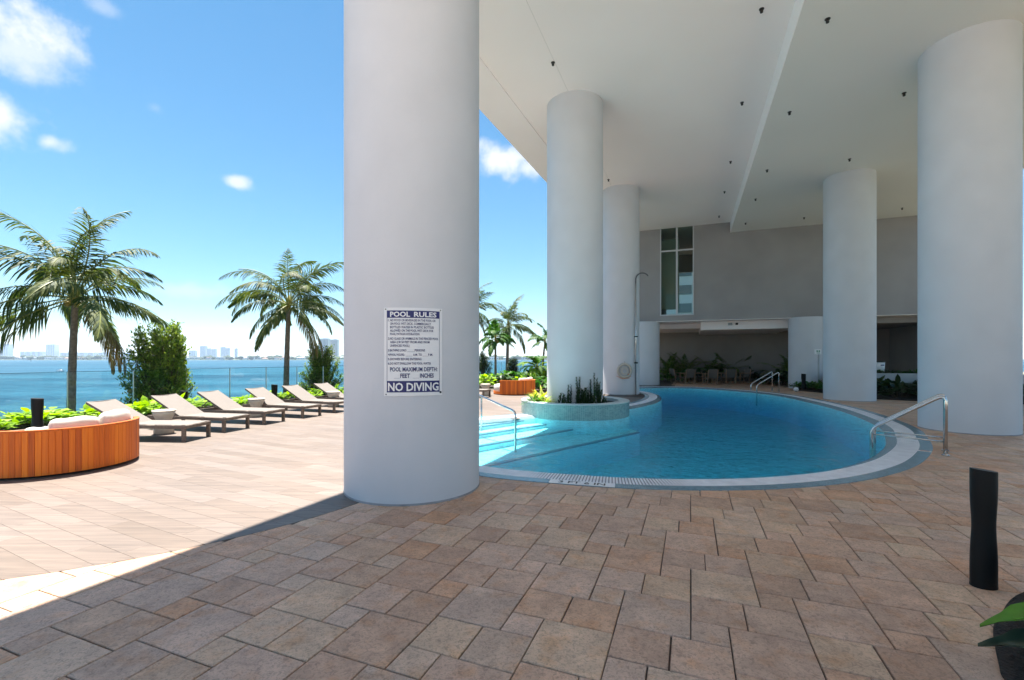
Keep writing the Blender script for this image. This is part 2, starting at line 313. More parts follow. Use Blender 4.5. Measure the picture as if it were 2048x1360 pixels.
# ------------------------------------------------------------------ mesh helpers
class MB:
    def __init__(s): s.v = []; s.f = []; s.uv = {}
    def add(s, vs, fs, uvs=None):
        o = len(s.v); s.v += [tuple(x) for x in vs]
        for i, f in enumerate(fs):
            if uvs: s.uv[len(s.f)] = uvs[i]
            s.f.append(tuple(o + k for k in f))
        return s
    def box(s, c, d, rz=0, M=None):
        hx, hy, hz = d[0] / 2, d[1] / 2, d[2] / 2
        vs = [Vector((x, y, z)) for x in (-hx, hx) for y in (-hy, hy) for z in (-hz, hz)]
        m = M or Matrix.Rotation(rz, 4, 'Z')
        vs = [m @ v + Vector(c) for v in vs]
        return s.add(vs, [(0, 1, 3, 2), (4, 6, 7, 5), (0, 4, 5, 1), (2, 3, 7, 6), (0, 2, 6, 4), (1, 5, 7, 3)])
    def bar(s, p, q, w, h):
        p, q = Vector(p), Vector(q); d = q - p; L = d.length
        rot = d.to_track_quat('X', 'Z').to_matrix().to_4x4()
        return s.box((p + q) / 2, (L, w, h), M=rot)
    def tube(s, pts, r, n=10, cap=True):
        pts = [Vector(p) for p in pts]; rs = r if isinstance(r, (list, tuple)) else [r] * len(pts)
        vs = []; up = None
        for i, p in enumerate(pts):
            t = (pts[min(i + 1, len(pts) - 1)] - pts[max(i - 1, 0)]).normalized()
            if up is None: up = t.orthogonal().normalized()
            up = (up - t * up.dot(t)).normalized(); sd = t.cross(up)
            for k in range(n):
                a = 2 * math.pi * k / n; vs.append(p + (up * math.cos(a) + sd * math.sin(a)) * rs[i])
        fs = [(i * n + k, i * n + (k + 1) % n, (i + 1) * n + (k + 1) % n, (i + 1) * n + k) for i in range(len(pts) - 1) for k in range(n)]
        if cap: fs += [tuple(range(n - 1, -1, -1)), tuple((len(pts) - 1) * n + k for k in range(n))]
        return s.add(vs, fs)
    def lathe(s, prof, n=32, c=(0, 0, 0), sx=1, sy=1, capb=True, capt=True, uvr=None):
        vs = []
        for (r, z) in prof:
            for k in range(n):
                a = 2 * math.pi * k / n; vs.append((c[0] + r * sx * math.cos(a), c[1] + r * sy * math.sin(a), c[2] + z))
        fs = []; uvs = []
        for i in range(len(prof) - 1):
            for k in range(n):
                fs.append((i * n + k, i * n + (k + 1) % n, (i + 1) * n + (k + 1) % n, (i + 1) * n + k))
                u0, u1 = k / n * 2 * math.pi * prof[i][0], (k + 1) / n * 2 * math.pi * prof[i][0]
                w0 = prof[i][1]; w1 = prof[i + 1][1] if abs(prof[i + 1][1] - w0) > 1e-4 else w0 + abs(prof[i + 1][0] - prof[i][0])
                uvs.append(((u0, w0), (u1, w0), (u1, w1), (u0, w1)))
        if capb: fs.append(tuple(range(n - 1, -1, -1))); uvs.append(tuple((0, 0) for _ in range(n)))
        if capt: fs.append(tuple((len(prof) - 1) * n + k for k in range(n))); uvs.append(tuple((0, 0) for _ in range(n)))
        return s.add(vs, fs, uvs)
    def mesh(s, name, m, smooth=False):
        me = bpy.data.meshes.new(name); me.from_pydata(s.v, [], s.f)
        if s.uv:
            ul = me.uv_layers.new(name='UVMap')
            for fi, p in enumerate(me.polygons):
                if fi in s.uv:
                    for li, u in zip(p.loop_indices, s.uv[fi]): ul.data[li].uv = u
        me.materials.append(m)
        if smooth: me.polygons.foreach_set('use_smooth', [True] * len(me.polygons))
        me.update()
        return me
    def build(s, name, m, parent=None, smooth=False, label=None, angle=None):
        o = link(name, s.mesh(name, m, smooth), parent)
        if label: o['label'] = label
        if angle:
            o.data.polygons.foreach_set('use_smooth', [True] * len(o.data.polygons))
            o.data.set_sharp_from_angle(angle=R(angle))
        return o
def link(name, me, parent=None, loc=None):
    o = bpy.data.objects.new(name, me); COL.objects.link(o)
    if parent: o.parent = parent
    if loc is not None: o.location = loc
    return o
def tag(o, label=None, cat=None, group=None, kind=None):
    if label: o['label'] = label
    if cat: o['category'] = cat
    if group: o['group'] = group
    if kind: o['kind'] = kind
    return o
def thing(name, label, cat, loc=(0, 0, 0), rz=0, group=None):
    o = bpy.data.objects.new(name, None); COL.objects.link(o); o.location = loc; o.rotation_euler = (0, 0, rz); o.empty_display_size = .1
    return tag(o, label, cat, group)
KIDS = {}
def dup(src, loc, rz=0, label=None, scale=None):
    r = src.copy(); COL.objects.link(r); r.location = loc; r.rotation_euler = (0, 0, rz)
    if label: r['label'] = label
    if scale: r.scale = (scale,) * 3 if not isinstance(scale, tuple) else scale
    for ch in [o for o in bpy.data.objects if o.parent == src]:
        c = ch.copy(); COL.objects.link(c); c.parent = r
        for g in [o for o in bpy.data.objects if o.parent == ch]:
            d = g.copy(); COL.objects.link(d); d.parent = c
    return r
def spline(P, n, closed=True):
    out = []; k = len(P); P = [Vector(p) for p in P]
    rng = range(k) if closed else range(k - 1)
    for i in rng:
        p0, p1, p2, p3 = (P[(i - 1) % k], P[i], P[(i + 1) % k], P[(i + 2) % k]) if closed else (P[max(i - 1, 0)], P[i], P[i + 1], P[min(i + 2, k - 1)])
        for j in range(n):
            t = j / n
            out.append(.5 * ((2 * p1) + (p2 - p0) * t + (2 * p0 - 5 * p1 + 4 * p2 - p3) * t * t + (3 * p1 - p0 - 3 * p2 + p3) * t ** 3))
    if not closed: out.append(P[-1])
    return out

# ------------------------------------------------------------------ pool outline (outer edge of the coping)
POOLP = [(-.44, 5.98), (.21, 5.71), (1.21, 5.43), (1.98, 5.33), (2.80, 5.34), (3.55, 5.46), (4.35, 5.71), (5.146, 6.106), (5.92, 6.62), (6.72, 7.31), (7.35, 7.95),
         (8.0, 8.75), (8.75, 9.75), (9.5, 11.1), (10.4, 13.2), (10.98, 15.0), (11.42, 16.8), (11.75, 18.5), (11.8, 20.2), (11.45, 21.8), (10.75, 23.4), (9.8, 24.4), (8.5, 24.9), (7.1, 24.7),
         (6.0, 24.2), (5.35, 23.3), (5.3, 22.3), (5.55, 21.4), (5.68, 20.4), (5.55, 19.1), (5.05, 17.5), (4.25, 16.0), (3.0, 14.45), (1.9, 13.5), (.6, 12.8), (-.3, 12.3),
         (-1.2, 11.65), (-2.0, 10.8), (-2.45, 9.7), (-2.35, 8.5), (-1.9, 7.4), (-1.25, 6.5)]
OUT = spline([Vector((x, y, 0)) for x, y in POOLP], 8)
NP = len(OUT)
def normals(P):
    r = []
    for i in range(len(P)):
        t = (P[(i + 1) % len(P)] - P[i - 1]).normalized(); r.append(Vector((-t.y, t.x, 0)))
    return r
# orientation: the list runs counter-clockwise, so (-t.y, t.x) points inwards
NOR = normals(OUT)
ARC = [0]
for i in range(1, NP): ARC.append(ARC[-1] + (OUT[i] - OUT[i - 1]).length)
ARC.append(ARC[-1] + (OUT[0] - OUT[-1]).length)
def ring(off, z): return [OUT[i] + NOR[i] * off + Vector((0, 0, z)) for i in range(NP)]
def inpoly(p, P):
    c = False; j = len(P) - 1; x, y = p[0], p[1]
    for i in range(len(P)):
        if (P[i].y > y) != (P[j].y > y) and x < (P[j].x - P[i].x) * (y - P[i].y) / (P[j].y - P[i].y) + P[i].x: c = not c
        j = i
    return c
IN15 = ring(.15, 0)
NOR15 = normals(IN15)

def nearest(p, P):
    bi, bd = 0, 1e9
    for i, q in enumerate(P):
        d = (q.x - p[0]) ** 2 + (q.y - p[1]) ** 2
        if d < bd: bd, bi = d, i
    return bi, math.sqrt(bd)
def clip(poly, p0, n):   # keeps the side n points to
    out = []
    for i in range(len(poly)):
        a, b = poly[i], poly[(i + 1) % len(poly)]
        da, db = (a - p0).dot(n), (b - p0).dot(n)
        if da >= 0: out.append(a)
        if (da >= 0) != (db >= 0): out.append(a + (b - a) * (da / (da - db)))
    return out
def area(poly): return .5 * abs(sum(poly[i].x * poly[(i + 1) % len(poly)].y - poly[(i + 1) % len(poly)].x * poly[i].y for i in range(len(poly))))
PXMIN, PXMAX, PYMIN, PYMAX = -3, 12.5, 5, 25.5
def cut_pool(poly):
    c = sum(poly, Vector()) / len(poly)
    if not (PXMIN - 1 < c.x < PXMAX + 1 and PYMIN - 1 < c.y < PYMAX + 1): return poly
    ins = [inpoly(q, IN15) for q in poly]
    if all(ins): return None
    if not any(ins) and nearest(c, IN15)[1] > .8: return poly
    i, d = nearest(c, IN15)
    if not any(ins) and d > .9: return poly
    r = clip(poly, IN15[i], -NOR15[i])
    return r if len(r) > 2 and area(r) > .002 else None
CC, CR = Vector((-4.96, 6.714, 0)), 3.79    # the planked terrace ends in an arc towards the camera
def zone_plank(p):
    if p.y < 6.714 + .01: return (p - CC).length < CR or (p.x < -4.96 and p.y > 2.924 - .0 * p.x and to_ab(p)[1] < -5)
    a, b = to_ab(p)
    return b < -.8

# ------------------------------------------------------------------ the ground: paving and terrace
cellmb = MB(); st = .3
for i in range(-20, 75):
    for j in range(-12, 150):
        p = Vector((i * st - 6 + 3, j * st - 3, 0))
        a, b = to_ab(p)
        if b > 14 or a > 34 or b < -14: continue
        if inpoly(p, IN15) and nearest(p, IN15)[1] > .22: continue
        h = st / 2
        cellmb.add([(p.x - h, p.y - h, -.014), (p.x + h, p.y - h, -.014), (p.x + h, p.y + h, -.014), (p.x - h, p.y + h, -.014)], [(0, 1, 2, 3)])
# wide ground round it, in rectangles clear of the pool
def paver_piece(poly, z0=-.03, z1=0, bev=.0035, tilt=0):
    mb = MB(); n = len(poly); c = sum(poly, Vector()) / n
    def inset(d):
        r = []
        for i in range(n):
            a, b, e = poly[i - 1], poly[i], poly[(i + 1) % n]
            d1 = (b - a).normalized() if (b - a).length > 1e-6 else Vector((1, 0, 0)); d2 = (e - b).normalized() if (e - b).length > 1e-6 else Vector((1, 0, 0))
            n1, n2 = Vector((-d1.y, d1.x, 0)), Vector((-d2.y, d2.x, 0)); m_ = n1 + n2
            if m_.length < 1e-4: m_ = n1
            k = d / max(.35, m_.length_squared / 2)
            r.append(b + m_ * k * .5 * 2 / 1.0 if False else b + m_.normalized() * d / max(.5, m_.normalized().dot(n1)))
        return r
    A = sum(poly[i].x * poly[(i + 1) % n].y - poly[(i + 1) % n].x * poly[i].y for i in range(n))
    if A < 0: poly = poly[::-1]
    t = inset(bev); tz = Vector((0, 0, 1))
    gx, gy = random.uniform(-tilt, tilt), random.uniform(-tilt, tilt)
    def Z(p, z): return (p.x, p.y, z + (p.x - c.x) * gx + (p.y - c.y) * gy)
    vs = [Z(p, z0) for p in poly] + [Z(p, z1 - bev) for p in poly] + [Z(p, z1) for p in t]
    fs = [(i, (i + 1) % n, n + (i + 1) % n, n + i) for i in range(n)] + [(n + i, n + (i + 1) % n, 2 * n + (i + 1) % n, 2 * n + i) for i in range(n)] + [tuple(range(2 * n, 3 * n))]
    return vs, fs
def infr(p, m=1.04):
    if p.y < .8: return False
    return abs(p.x / p.y) < 1024 / 910 * m and (EYE / p.y) * 910 + 716 < 1360 * 1.05

paving = cellmb.build('paving', M_grout); tag(paving, kind='structure')
U = .1016
pavers = []
O = (2.39, -1.42)
for k in range(-60, 90):
    for l in range(-60, 90):
        ob, oa = 6 * k + 4 * l, -2 * k + 5 * l
        for (bx, ax, s) in ((0, 0, 4), (4, 0, 2), (4, 2, 3), (7, 2, 3)):
            b0, a0 = O[1] + (ob + bx) * U, O[0] + (oa + ax) * U
            if b0 < -6 or b0 > 13.6 or a0 < -3 or a0 > 33.5: continue
            g = .0035
            jt = [random.uniform(-.0015, .0015) for _ in range(4)]
            poly = [ab(a0 + g + jt[0], b0 + g + jt[1]), ab(a0 + g + jt[0], b0 + s * U - g + jt[2]), ab(a0 + s * U - g + jt[3], b0 + s * U - g + jt[2]), ab(a0 + s * U - g + jt[3], b0 + g + jt[1])]
            c = sum(poly, Vector()) / 4
            if zone_plank(c) and (c - CC).length < CR - .4 or (c.y > 6.714 and to_ab(c)[1] < -.9): continue
            if c.x < -3.0 and c.y > 4.6: continue
            if c.y < 6.8 and (c - CC).length < CR + .5:
                n = (c - CC).normalized(); poly = clip(poly, CC + n * (CR + .004), n)
                if len(poly) < 3 or area(poly) < .002: continue
            poly = cut_pool(poly)
            if poly is None or len(poly) < 3: continue
            pavers.append((c, poly, s))
def emit(pieces, parent, name, m, zr, bev, tilt, lim=300):
    vis = sorted([p for p in pieces if infr(p[0])], key=lambda p: p[0].y / math.sqrt(max(area(p[1]), 1e-3)) * p[0].y ** .5)
    vis = vis[:lim - 4]; ids = {id(p[1]) for p in vis}
    rest = MB()
    for p in pieces:
        vs, fs = paver_piece(p[1], z1=random.uniform(-zr, zr), bev=bev, tilt=tilt)
        if id(p[1]) in ids:
            c = p[0]
            mb = MB(); mb.add([(v[0] - c.x, v[1] - c.y, v[2]) for v in vs], fs)
            link(name, mb.mesh(name, m), parent, (c.x, c.y, 0))
        else: rest.add(vs, fs)
    o = rest.build('far_' + name + 's', m, parent); o['kind'] = 'stuff'
emit(pavers, paving, 'paver', M_paver, .0008, .004, .0012)

# terrace of long porcelain planks
bedmb = MB()
for i in range(-60, 30):
    for j in range(-16, 130):
        p = Vector((i * .4, j * .4, 0)); a, b = to_ab(p)
        if b < -12.3 or b > 0 or a > 50 or a < -5: continue
        if not zone_plank(p) and nearest(p, [CC])[1] > CR + .5: continue
        if not zone_plank(p) and p.y > 6.7: continue
        if inpoly(p, IN15) and nearest(p, IN15)[1] > .28: continue
        bedmb.add([(p.x - .2, p.y - .2, -.018), (p.x + .2, p.y - .2, -.018), (p.x + .2, p.y + .2, -.018), (p.x - .2, p.y + .2, -.018)], [(0, 1, 2, 3)])
M_groutp = mat('pale_grout', (.30, .23, .18), .95, var=.2, scale=8)
terrace = bedmb.build('terrace', M_groutp); tag(terrace, kind='structure')
pd = Vector((-math.sin(R(62.8)), math.cos(R(62.8)), 0)); pn = Vector((pd.y, -pd.x, 0))
planks = []
PW, PL = .20, 1.2
for r in range(-90, 270):
    off = random.choice((0, .4, .8)) + random.uniform(-.02, .02)
    for q in range(-30, 34):
        o = pn * (-r * PW) + pd * (q * PL + off)
        g = .0008
        poly = [o + pd * g + pn * g, o + pd * (PL - g) + pn * g, o + pd * (PL - g) + pn * (PW - g), o + pd * g + pn * (PW - g)]
        c = sum(poly, Vector()) / 4; a, b = to_ab(c)
        if b < -12.6 or a > 50 or a < -4.5: continue
        if c.y < 6.714:
            if c.x > -4.96 or c.y < 4: 
                if (c - CC).length > CR + .9: continue
                n = (c - CC).normalized()
                cor = [(v - CC).length for v in poly]
                if max(cor) > CR:
                    # cut at the arc with the tangents at three points
                    for dd in (-.12, 0, .12):
                        nn = Matrix.Rotation(dd, 3, 'Z') @ n
                        poly = clip(poly, CC + nn * (CR - .001), -nn)
                        if len(poly) < 3: break
        elif b > -.75: continue
        if len(poly) < 3 or area(poly) < .004: continue
        poly = cut_pool(poly)
        if poly is None or len(poly) < 3: continue
        if b < -11.9: poly = clip(poly, ab(0, -12.3), ab(0, 1))
        if len(poly) < 3: continue
        planks.append((c, poly, 1))
emit(planks, terrace, 'plank', M_plank, .0002, .0008, .0002)

# ------------------------------------------------------------------ the pool
pool = bpy.data.objects.new('swimming_pool', None); COL.objects.link(pool); tag(pool, kind='structure')
def strip(name, o0, z0, o1, z1, m, parent, vofs=0):
    A, B = ring(o0, z0), ring(o1, z1); mb = MB(); w = math.hypot(o1 - o0, z1 - z0)
    for i in range(NP):
        j = (i + 1) % NP; u0, u1 = ARC[i], ARC[i + 1]
        mb.add([A[i], A[j], B[j], B[i]], [(0, 1, 2, 3)], [((u0, 0), (u1, 0), (u1, w), (u0, w))])
    return mb.build(name, m, parent)
def band_mat():
    # white band: fine radial drain slots along the near side of the pool
    m = M_mosaic_w.copy(); m.name = 'white_coping'; nt = m.node_tree; b = nt.nodes['Principled BSDF']
    src = b.inputs['Base Color'].links[0].from_socket
    uv = N(nt, 'ShaderNodeTexCoord'); sp = N(nt, 'ShaderNodeSeparateXYZ'); nt.links.new(uv.outputs['UV'], sp.inputs[0])
    mo = N(nt, 'ShaderNodeMath', operation='MODULO'); mo.inputs[1].default_value = .042; nt.links.new(sp.outputs[0], mo.inputs[0])
    lt = N(nt, 'ShaderNodeMath', operation='LESS_THAN'); lt.inputs[1].default_value = .015; nt.links.new(mo.outputs[0], lt.inputs[0])
    r1 = N(nt, 'ShaderNodeMapRange'); r1.inputs['From Min'].default_value = .5; r1.inputs['From Max'].default_value = .9; nt.links.new(sp.outputs[0], r1.inputs['Value'])
    r2 = N(nt, 'ShaderNodeMapRange'); r2.inputs['From Min'].default_value = 2.9; r2.inputs['From Max'].default_value = 2.3; nt.links.new(sp.outputs[0], r2.inputs['Value'])
    a1 = N(nt, 'ShaderNodeMath', operation='MULTIPLY'); nt.links.new(r1.outputs[0], a1.inputs[0]); nt.links.new(r2.outputs[0], a1.inputs[1])
    a2 = N(nt, 'ShaderNodeMath', operation='MULTIPLY'); nt.links.new(a1.outputs[0], a2.inputs[0]); nt.links.new(lt.outputs[0], a2.inputs[1])
    a3 = N(nt, 'ShaderNodeMath', operation='MULTIPLY'); a3.inputs[1].default_value = .85; nt.links.new(a2.outputs[0], a3.inputs[0])
    mx = N(nt, 'ShaderNodeMixRGB'); mx.inputs[2].default_value = (.10, .10, .12, 1); nt.links.new(a3.outputs[0], mx.inputs[0]); nt.links.new(src, mx.inputs[1]); nt.links.new(mx.outputs[0], b.inputs['Base Color'])
    return m
strip('coping_rim', -.003, -.03, 0, .0065, M_mosaic, pool)
strip('outer_mosaic_band', 0, .0065, .17, .0065, M_mosaic, pool)
strip('white_band', .17, .0065, .48, .0065, band_mat(), pool)
strip('inner_mosaic_band', .48, .0065, .64, -.055, M_mosaic, pool)
strip('pool_wall', .64, -.055, .66, -1.0, M_pooltile, pool)
fl = MB(); rr = ring(.66, -1.0); fl.add(rr, [tuple(range(NP))], [tuple((p.x, p.y) for p in rr)]); fl.build('pool_floor', M_pooltile, pool)
IN66 = ring(.62, 0)
# entry steps on the left: straight treads across the shallow end
sn = Vector((.70, -.714, 0))
def step(s1, ztop, name):
    poly = [p.copy() for p in ring(.63, 0)]
    poly = clip(poly, sn * s1, -sn)
    poly = clip(poly, Vector((3.2, 13.0, 0)), Vector((-1, -.15, 0)))
    # clip keeps one loop on this side of the pool
    mb = MB(); n = len(poly)
    vs = [(p.x, p.y, ztop) for p in poly] + [(p.x, p.y, -1.0) for p in poly]
    mb.add(vs, [tuple(range(n))] + [(i, n + i, n + (i + 1) % n, (i + 1) % n) for i in range(n)], [tuple((p.x, p.y) for p in poly)] + [((0, 0), (.3, 0), (.3, .3), (0, .3))] * n)
    o = mb.build(name, M_pooltile, pool)
    # dark tile nosing along the edge of the tread
    e = [p for p in poly if abs(p.dot(sn) - s1) < 6e-3]
    if len(e) >= 2:
        t = Vector((sn.y, -sn.x, 0)); e.sort(key=lambda p: p.dot(t)); p, q = e[0], e[-1]
        nb = MB(); nb.bar(p - sn * .03 + Vector((0, 0, ztop - .01)), q - sn * .03 + Vector((0, 0, ztop - .01)), .085, .032)
        nb.build('step_nosing', M_nose, o)
M_nose = mat('dark_blue_nosing', (.09, .24, .31), .3)
step(-8.30, -.09, 'entry_step'); step(-7.85, -.18, 'entry_step'); step(-7.2, -.27, 'entry_step'); step(-6.2, -.40, 'entry_step')
# water body
WZ = -.04
wt, wb = ring(.54, WZ), ring(.54, -1.1)
mb = MB(); mb.add(list(wt) + list(wb), [tuple(range(NP)), tuple(range(2 * NP - 1, NP - 1, -1))] + [(i, NP + i, NP + (i + 1) % NP, (i + 1) % NP) for i in range(NP)])
water = mb.build('pool_water', M_water); tag(water, kind='structure')

# ------------------------------------------------------------------ columns
HL, HR = 8.82, 8.27
CR_ = .80
def column(x, y, h, label, kind='r'):
    t = thing('column', label, 'column', (x, y, 0), group='round white columns')
    mb = MB(); n = 72; prof = [(CR_, .02), (CR_, h * .25), (CR_, h * .5), (CR_, h * .75), (CR_, h + .02)]
    mb.lathe(prof, n=n, capb=False, capt=False); mb.build('shaft', M_col, t, smooth=True)
    b = MB(); b.lathe([(CR_ + .006, -.01), (CR_ + .006, .012), (CR_, .02)], n=n, capb=False, capt=False); b.build('base_joint', mat('sealant', (.30, .30, .31), .7, var=.3, scale=6), t, smooth=True)
    return t
c1 = column(-1.203, 5.56, HL, 'nearest white round column, bearing the pool rules sign')
c2 = column(1.814, 13.145, HL, 'white round column rising from the tiled round planter in the pool')
c3 = column(4.73, 19.85, HL, 'white round column with the life ring and outdoor shower')
c4 = column(12.53, 16.92, HR, 'white round column past the far right edge of the pool, beside the dark bed')
c5 = column(9.82, 9.82, HR, 'large white round column at the right edge behind the near handrail')
c6 = column(*ab(27.45, -2.45).xy, 3.6, 'short white column under the left end of the grey upper storey')
c7 = column(*ab(27.3, 5.55).xy, 3.6, 'short white column under the grey upper storey behind the small sign')

# ------------------------------------------------------------------ the building above
bld = thing('apartment_tower', 'white soffit and grey upper storey of the tower over the pool', 'building', tuple(ab(10, 2)))
def abox(mb, a0, a1, b0, b1, z0, z1, org):
    vs = [ab(a, b, z) - org for a in (a0, a1) for b in (b0, b1) for z in (z0, z1)]
    mb.add(vs, [(0, 1, 3, 2), (4, 6, 7, 5), (0, 4, 5, 1), (2, 3, 7, 6), (0, 2, 6, 4), (1, 5, 7, 3)])
OB = ab(10, 2)
def prism(mb, abpts, z0, z1, org):
    n = len(abpts); vs = [ab(a, b, z0) - org for a, b in abpts] + [ab(a, b, z1) - org for a, b in abpts]
    mb.add(vs, [tuple(range(n - 1, -1, -1)), tuple(range(n, 2 * n))] + [(i, (i + 1) % n, n + (i + 1) % n, n + i) for i in range(n)])
eb = lambda a: -6.11 + .033 * a
mb = MB(); prism(mb, [(-.6, eb(-.6) + 1.05), (36, eb(36) + 1.05), (36, 2.0), (-.6, 2.0)], HL, HL + 1.2, OB); mb.build('ceiling', M_ceil, bld, label='higher white ceiling over the pool')
mb = MB(); prism(mb, [(-.6, eb(-.6)), (36, eb(36)), (36, eb(36) + 1.05), (-.6, eb(-.6) + 1.05)], HL - .035, HL + 1.2, OB); mb.build('soffit_edge', M_ceil, bld)
mb = MB(); abox(mb, 1, 26.9, -3.107, -3.10, HL - .002, HL + .01, OB); mb.build('soffit_joint', mat('seam_grey', (.62, .57, .53), .9), bld)  # thin darker strip marking the ceiling seam
mb = MB(); abox(mb, -.6, 36, 2.0, 11.0, HR, HL + 1.2, OB); mb.build('dropped_ceiling', mat('dropped_ceiling_shade', (.76, .735, .70), .9, var=.04, scale=.35, bump=.25, bscale=30), bld, label='lower ceiling on the right, its shade toned into the colour')  # greyer than the higher ceiling: the bay's shade is put into the colour
mb = MB(); abox(mb, -.6, 26.94, 1.985, 1.998, HR - .004, HL - .001, OB); mb.build('ceiling_step', mat('step_lit_white', (.96, .93, .91), .8), bld)  # thin board added over the step face, whitened to paint in its light
# storeys above left out, slab cut short, so sun reaches the ground around it
# grey upper storey across the back, with a tall window
WA, BZ = 26.95, 3.62
w0, w1 = -1.59, .185
wmid = (w0 + w1) / 2 + .18
mb = MB(); abox(mb, WA, 34.5, -5.2, w0, BZ, HL, OB); abox(mb, WA, WA + .35, w0, w1, BZ, 3.92, OB); abox(mb, WA, 34.5, w1, 11.2, BZ, HL - .0, OB)
abox(mb, 34.3, 34.5, w0, w1, 7.6, HL, OB); abox(mb, 34.3, 34.5, w0, w1, BZ, 3.7, OB)
mb.build('upper_storey_wall', M_wall, bld, label='flat grey upper wall')
mb = MB(); abox(mb, WA + .35, 34.3, w0, w1, BZ, BZ + .3, OB); mb.build('room_floor', mat('room_floor', (.6, .55, .46), .6), bld)
win = MB()
for (b0, b1, z0, z1) in ((w0, w0 + .06, 3.92, HL), (w1 - .06, w1, 3.92, HL), ((w0 + w1) / 2 - .05, (w0 + w1) / 2 + .05, 3.98, HL), (w0 + .06, w1 - .06, 3.92, 3.98), (w0 + .06, (w0 + w1) / 2 - .05, 7.5, 7.58), ((w0 + w1) / 2 + .05, w1 - .06, 7.5, 7.58)):
    abox(win, WA - .04, WA + .08, b0, b1, z0, z1, OB)
wo_ = win.build('window', M_wf, bld, label='tall four-pane window in the grey wall')
wm = (w0 + w1) / 2
for (b0, b1, z0, z1) in ((w0 + .06, wm - .05, 3.98, 7.5), (wm + .05, w1 - .06, 3.98, 7.5), (w0 + .06, wm - .05, 7.58, HL), (wm + .05, w1 - .06, 7.58, HL)):
    p = MB(); abox(p, WA + .02, WA + .03, b0, b1, z0, z1, OB); p.build('pane', M_winglass, wo_)
mb = MB(); abox(mb, WA + .4, WA + .44, w0 + .02, wm + .12, 4.3, 8.3, OB); mb.build('curtain', mat('grey_curtain', (.30, .33, .30), .9), bld)
nb = thing('neighbouring_block', 'white apartment block with dark window bands glimpsed through the tall window', 'building', tuple(ab(80, 3)))
on = ab(80, 3); mb = MB(); abox(mb, 80, 92, -12, 14, 0, 22, on); mb.build('wall', M_hw_, nb)
for zz in range(3, 21, 3):
    for bb_ in range(-10, 13, 4):
        q = MB(); abox(q, 79.85, 80.02, bb_, bb_ + 2.2, zz, zz + 1.5, on); q.build('window', M_twd_, nb)
# soffit and beams under the upper storey
mb = MB(); abox(mb, WA + .02, 34.4, -5.0, 11.1, BZ - .03, BZ, OB); mb.build('undercroft_soffit', M_ceil, bld)
mb = MB(); abox(mb, 29.2, 34, -5.0, .55, 3.32, BZ - .03, OB); mb.build('beam', M_ceil, bld)
mb = MB(); abox(mb, 27.9, 34, .55, 5.2, 3.14, BZ - .03, OB); mb.build('beam', M_ceil, bld)
mb = MB(); abox(mb, 27.9, 34, 5.2, 11.1, 3.3, BZ - .03, OB); mb.build('beam', M_wall, bld)
mb = MB(); abox(mb, 33.9, 34.4, -9.0, 11.2, -.1, 3.32, OB); mb.build('rear_wall', M_rear, bld)
mb = MB(); abox(mb, 27.0, 34, 11.2, 11.5, -.1, HR, OB); mb.build('side_wall', M_wall, bld)
# camera and sensor box on the beam
mb = MB(); o_ = ab(27.84, 2.0); abox(mb, 27.80, 27.9, 1.95, 2.15, 3.36, 3.5, OB); mb.build('junction_box', M_planterwall, bld)
mb = MB(); abox(mb, 27.80, 27.9, 2.32, 2.44, 3.38, 3.48, OB); mb.build('camera_dome', M_black, bld)

# ceiling spotlights
def fixture_proto(first):
    t = thing('ceiling_spotlight', 'small black ceiling spotlight', 'spotlight', (0, 0, 0), group='black spotlights in the white ceiling')
    m_ = MB(); m_.lathe([(.001, -.01), (.050, -.01), (.050, 0)], n=16, capb=True, capt=False); m_.build('mounting_plate', M_dlt, t, smooth=False)
    m2 = MB(); m2.tube([(0, 0, -.01), (0, 0, -.035)], .010, 8); m2.build('neck', M_dlt, t)
    m3 = MB(); m3.lathe([(.016, -.085), (.030, -.076), (.032, -.045), (.018, -.03)], n=14); m3.build('lamp_head', M_dlt, t, smooth=True)
    return t
FX = [(1523, 18, 'L', 'black ceiling spotlight at the very top left of the ceiling step'), (1655, 38, 'R', 'black ceiling spotlight topmost on the lower ceiling'),
      (1106, 125, 'L', 'black ceiling spotlight in front of the planter column, nearest the soffit edge'), (1484, 205, 'L', 'second black spotlight down along the left side of the ceiling step'),
      (1579, 224, 'R', 'second black spotlight down along the right side of the ceiling step'), (1808, 186, 'R', 'black ceiling spotlight beside the top of the large right column'),
      (1461, 323, 'L', 'third black spotlight down along the left side of the ceiling step'), (1217, 359, 'L', 'black ceiling spotlight beside the top of the life-ring column'),
      (1534, 340, 'R', 'third black spotlight down along the right side of the ceiling step'), (1699, 318, 'R', 'black ceiling spotlight just in front of the top of the middle right column'),
      (1449, 383, 'L', 'fourth black spotlight down along the left side of the ceiling step'), (1511, 398, 'R', 'fourth black spotlight down along the right side of the ceiling step'),
      (1438, 432, 'L', 'black spotlight closest to the grey wall on the higher ceiling'), (1491, 446, 'R', 'black spotlight closest to the grey wall beside the ceiling step'),
      (1608, 435, 'R', 'black spotlight left of the middle right column near the grey wall'), (1804, 416, 'R', 'black spotlight between the two right columns near the grey wall')]
fx0 = None
for (px, py, side, lab) in FX:
    z = HL if side == 'L' else HR
    d = (z - EYE) * 910 / (716 - py); p = at(px, d, z)
    if fx0 is None: fx0 = fixture_proto(0); fx0.location = p; fx0['label'] = lab
    else: dup(fx0, p, 0, lab)

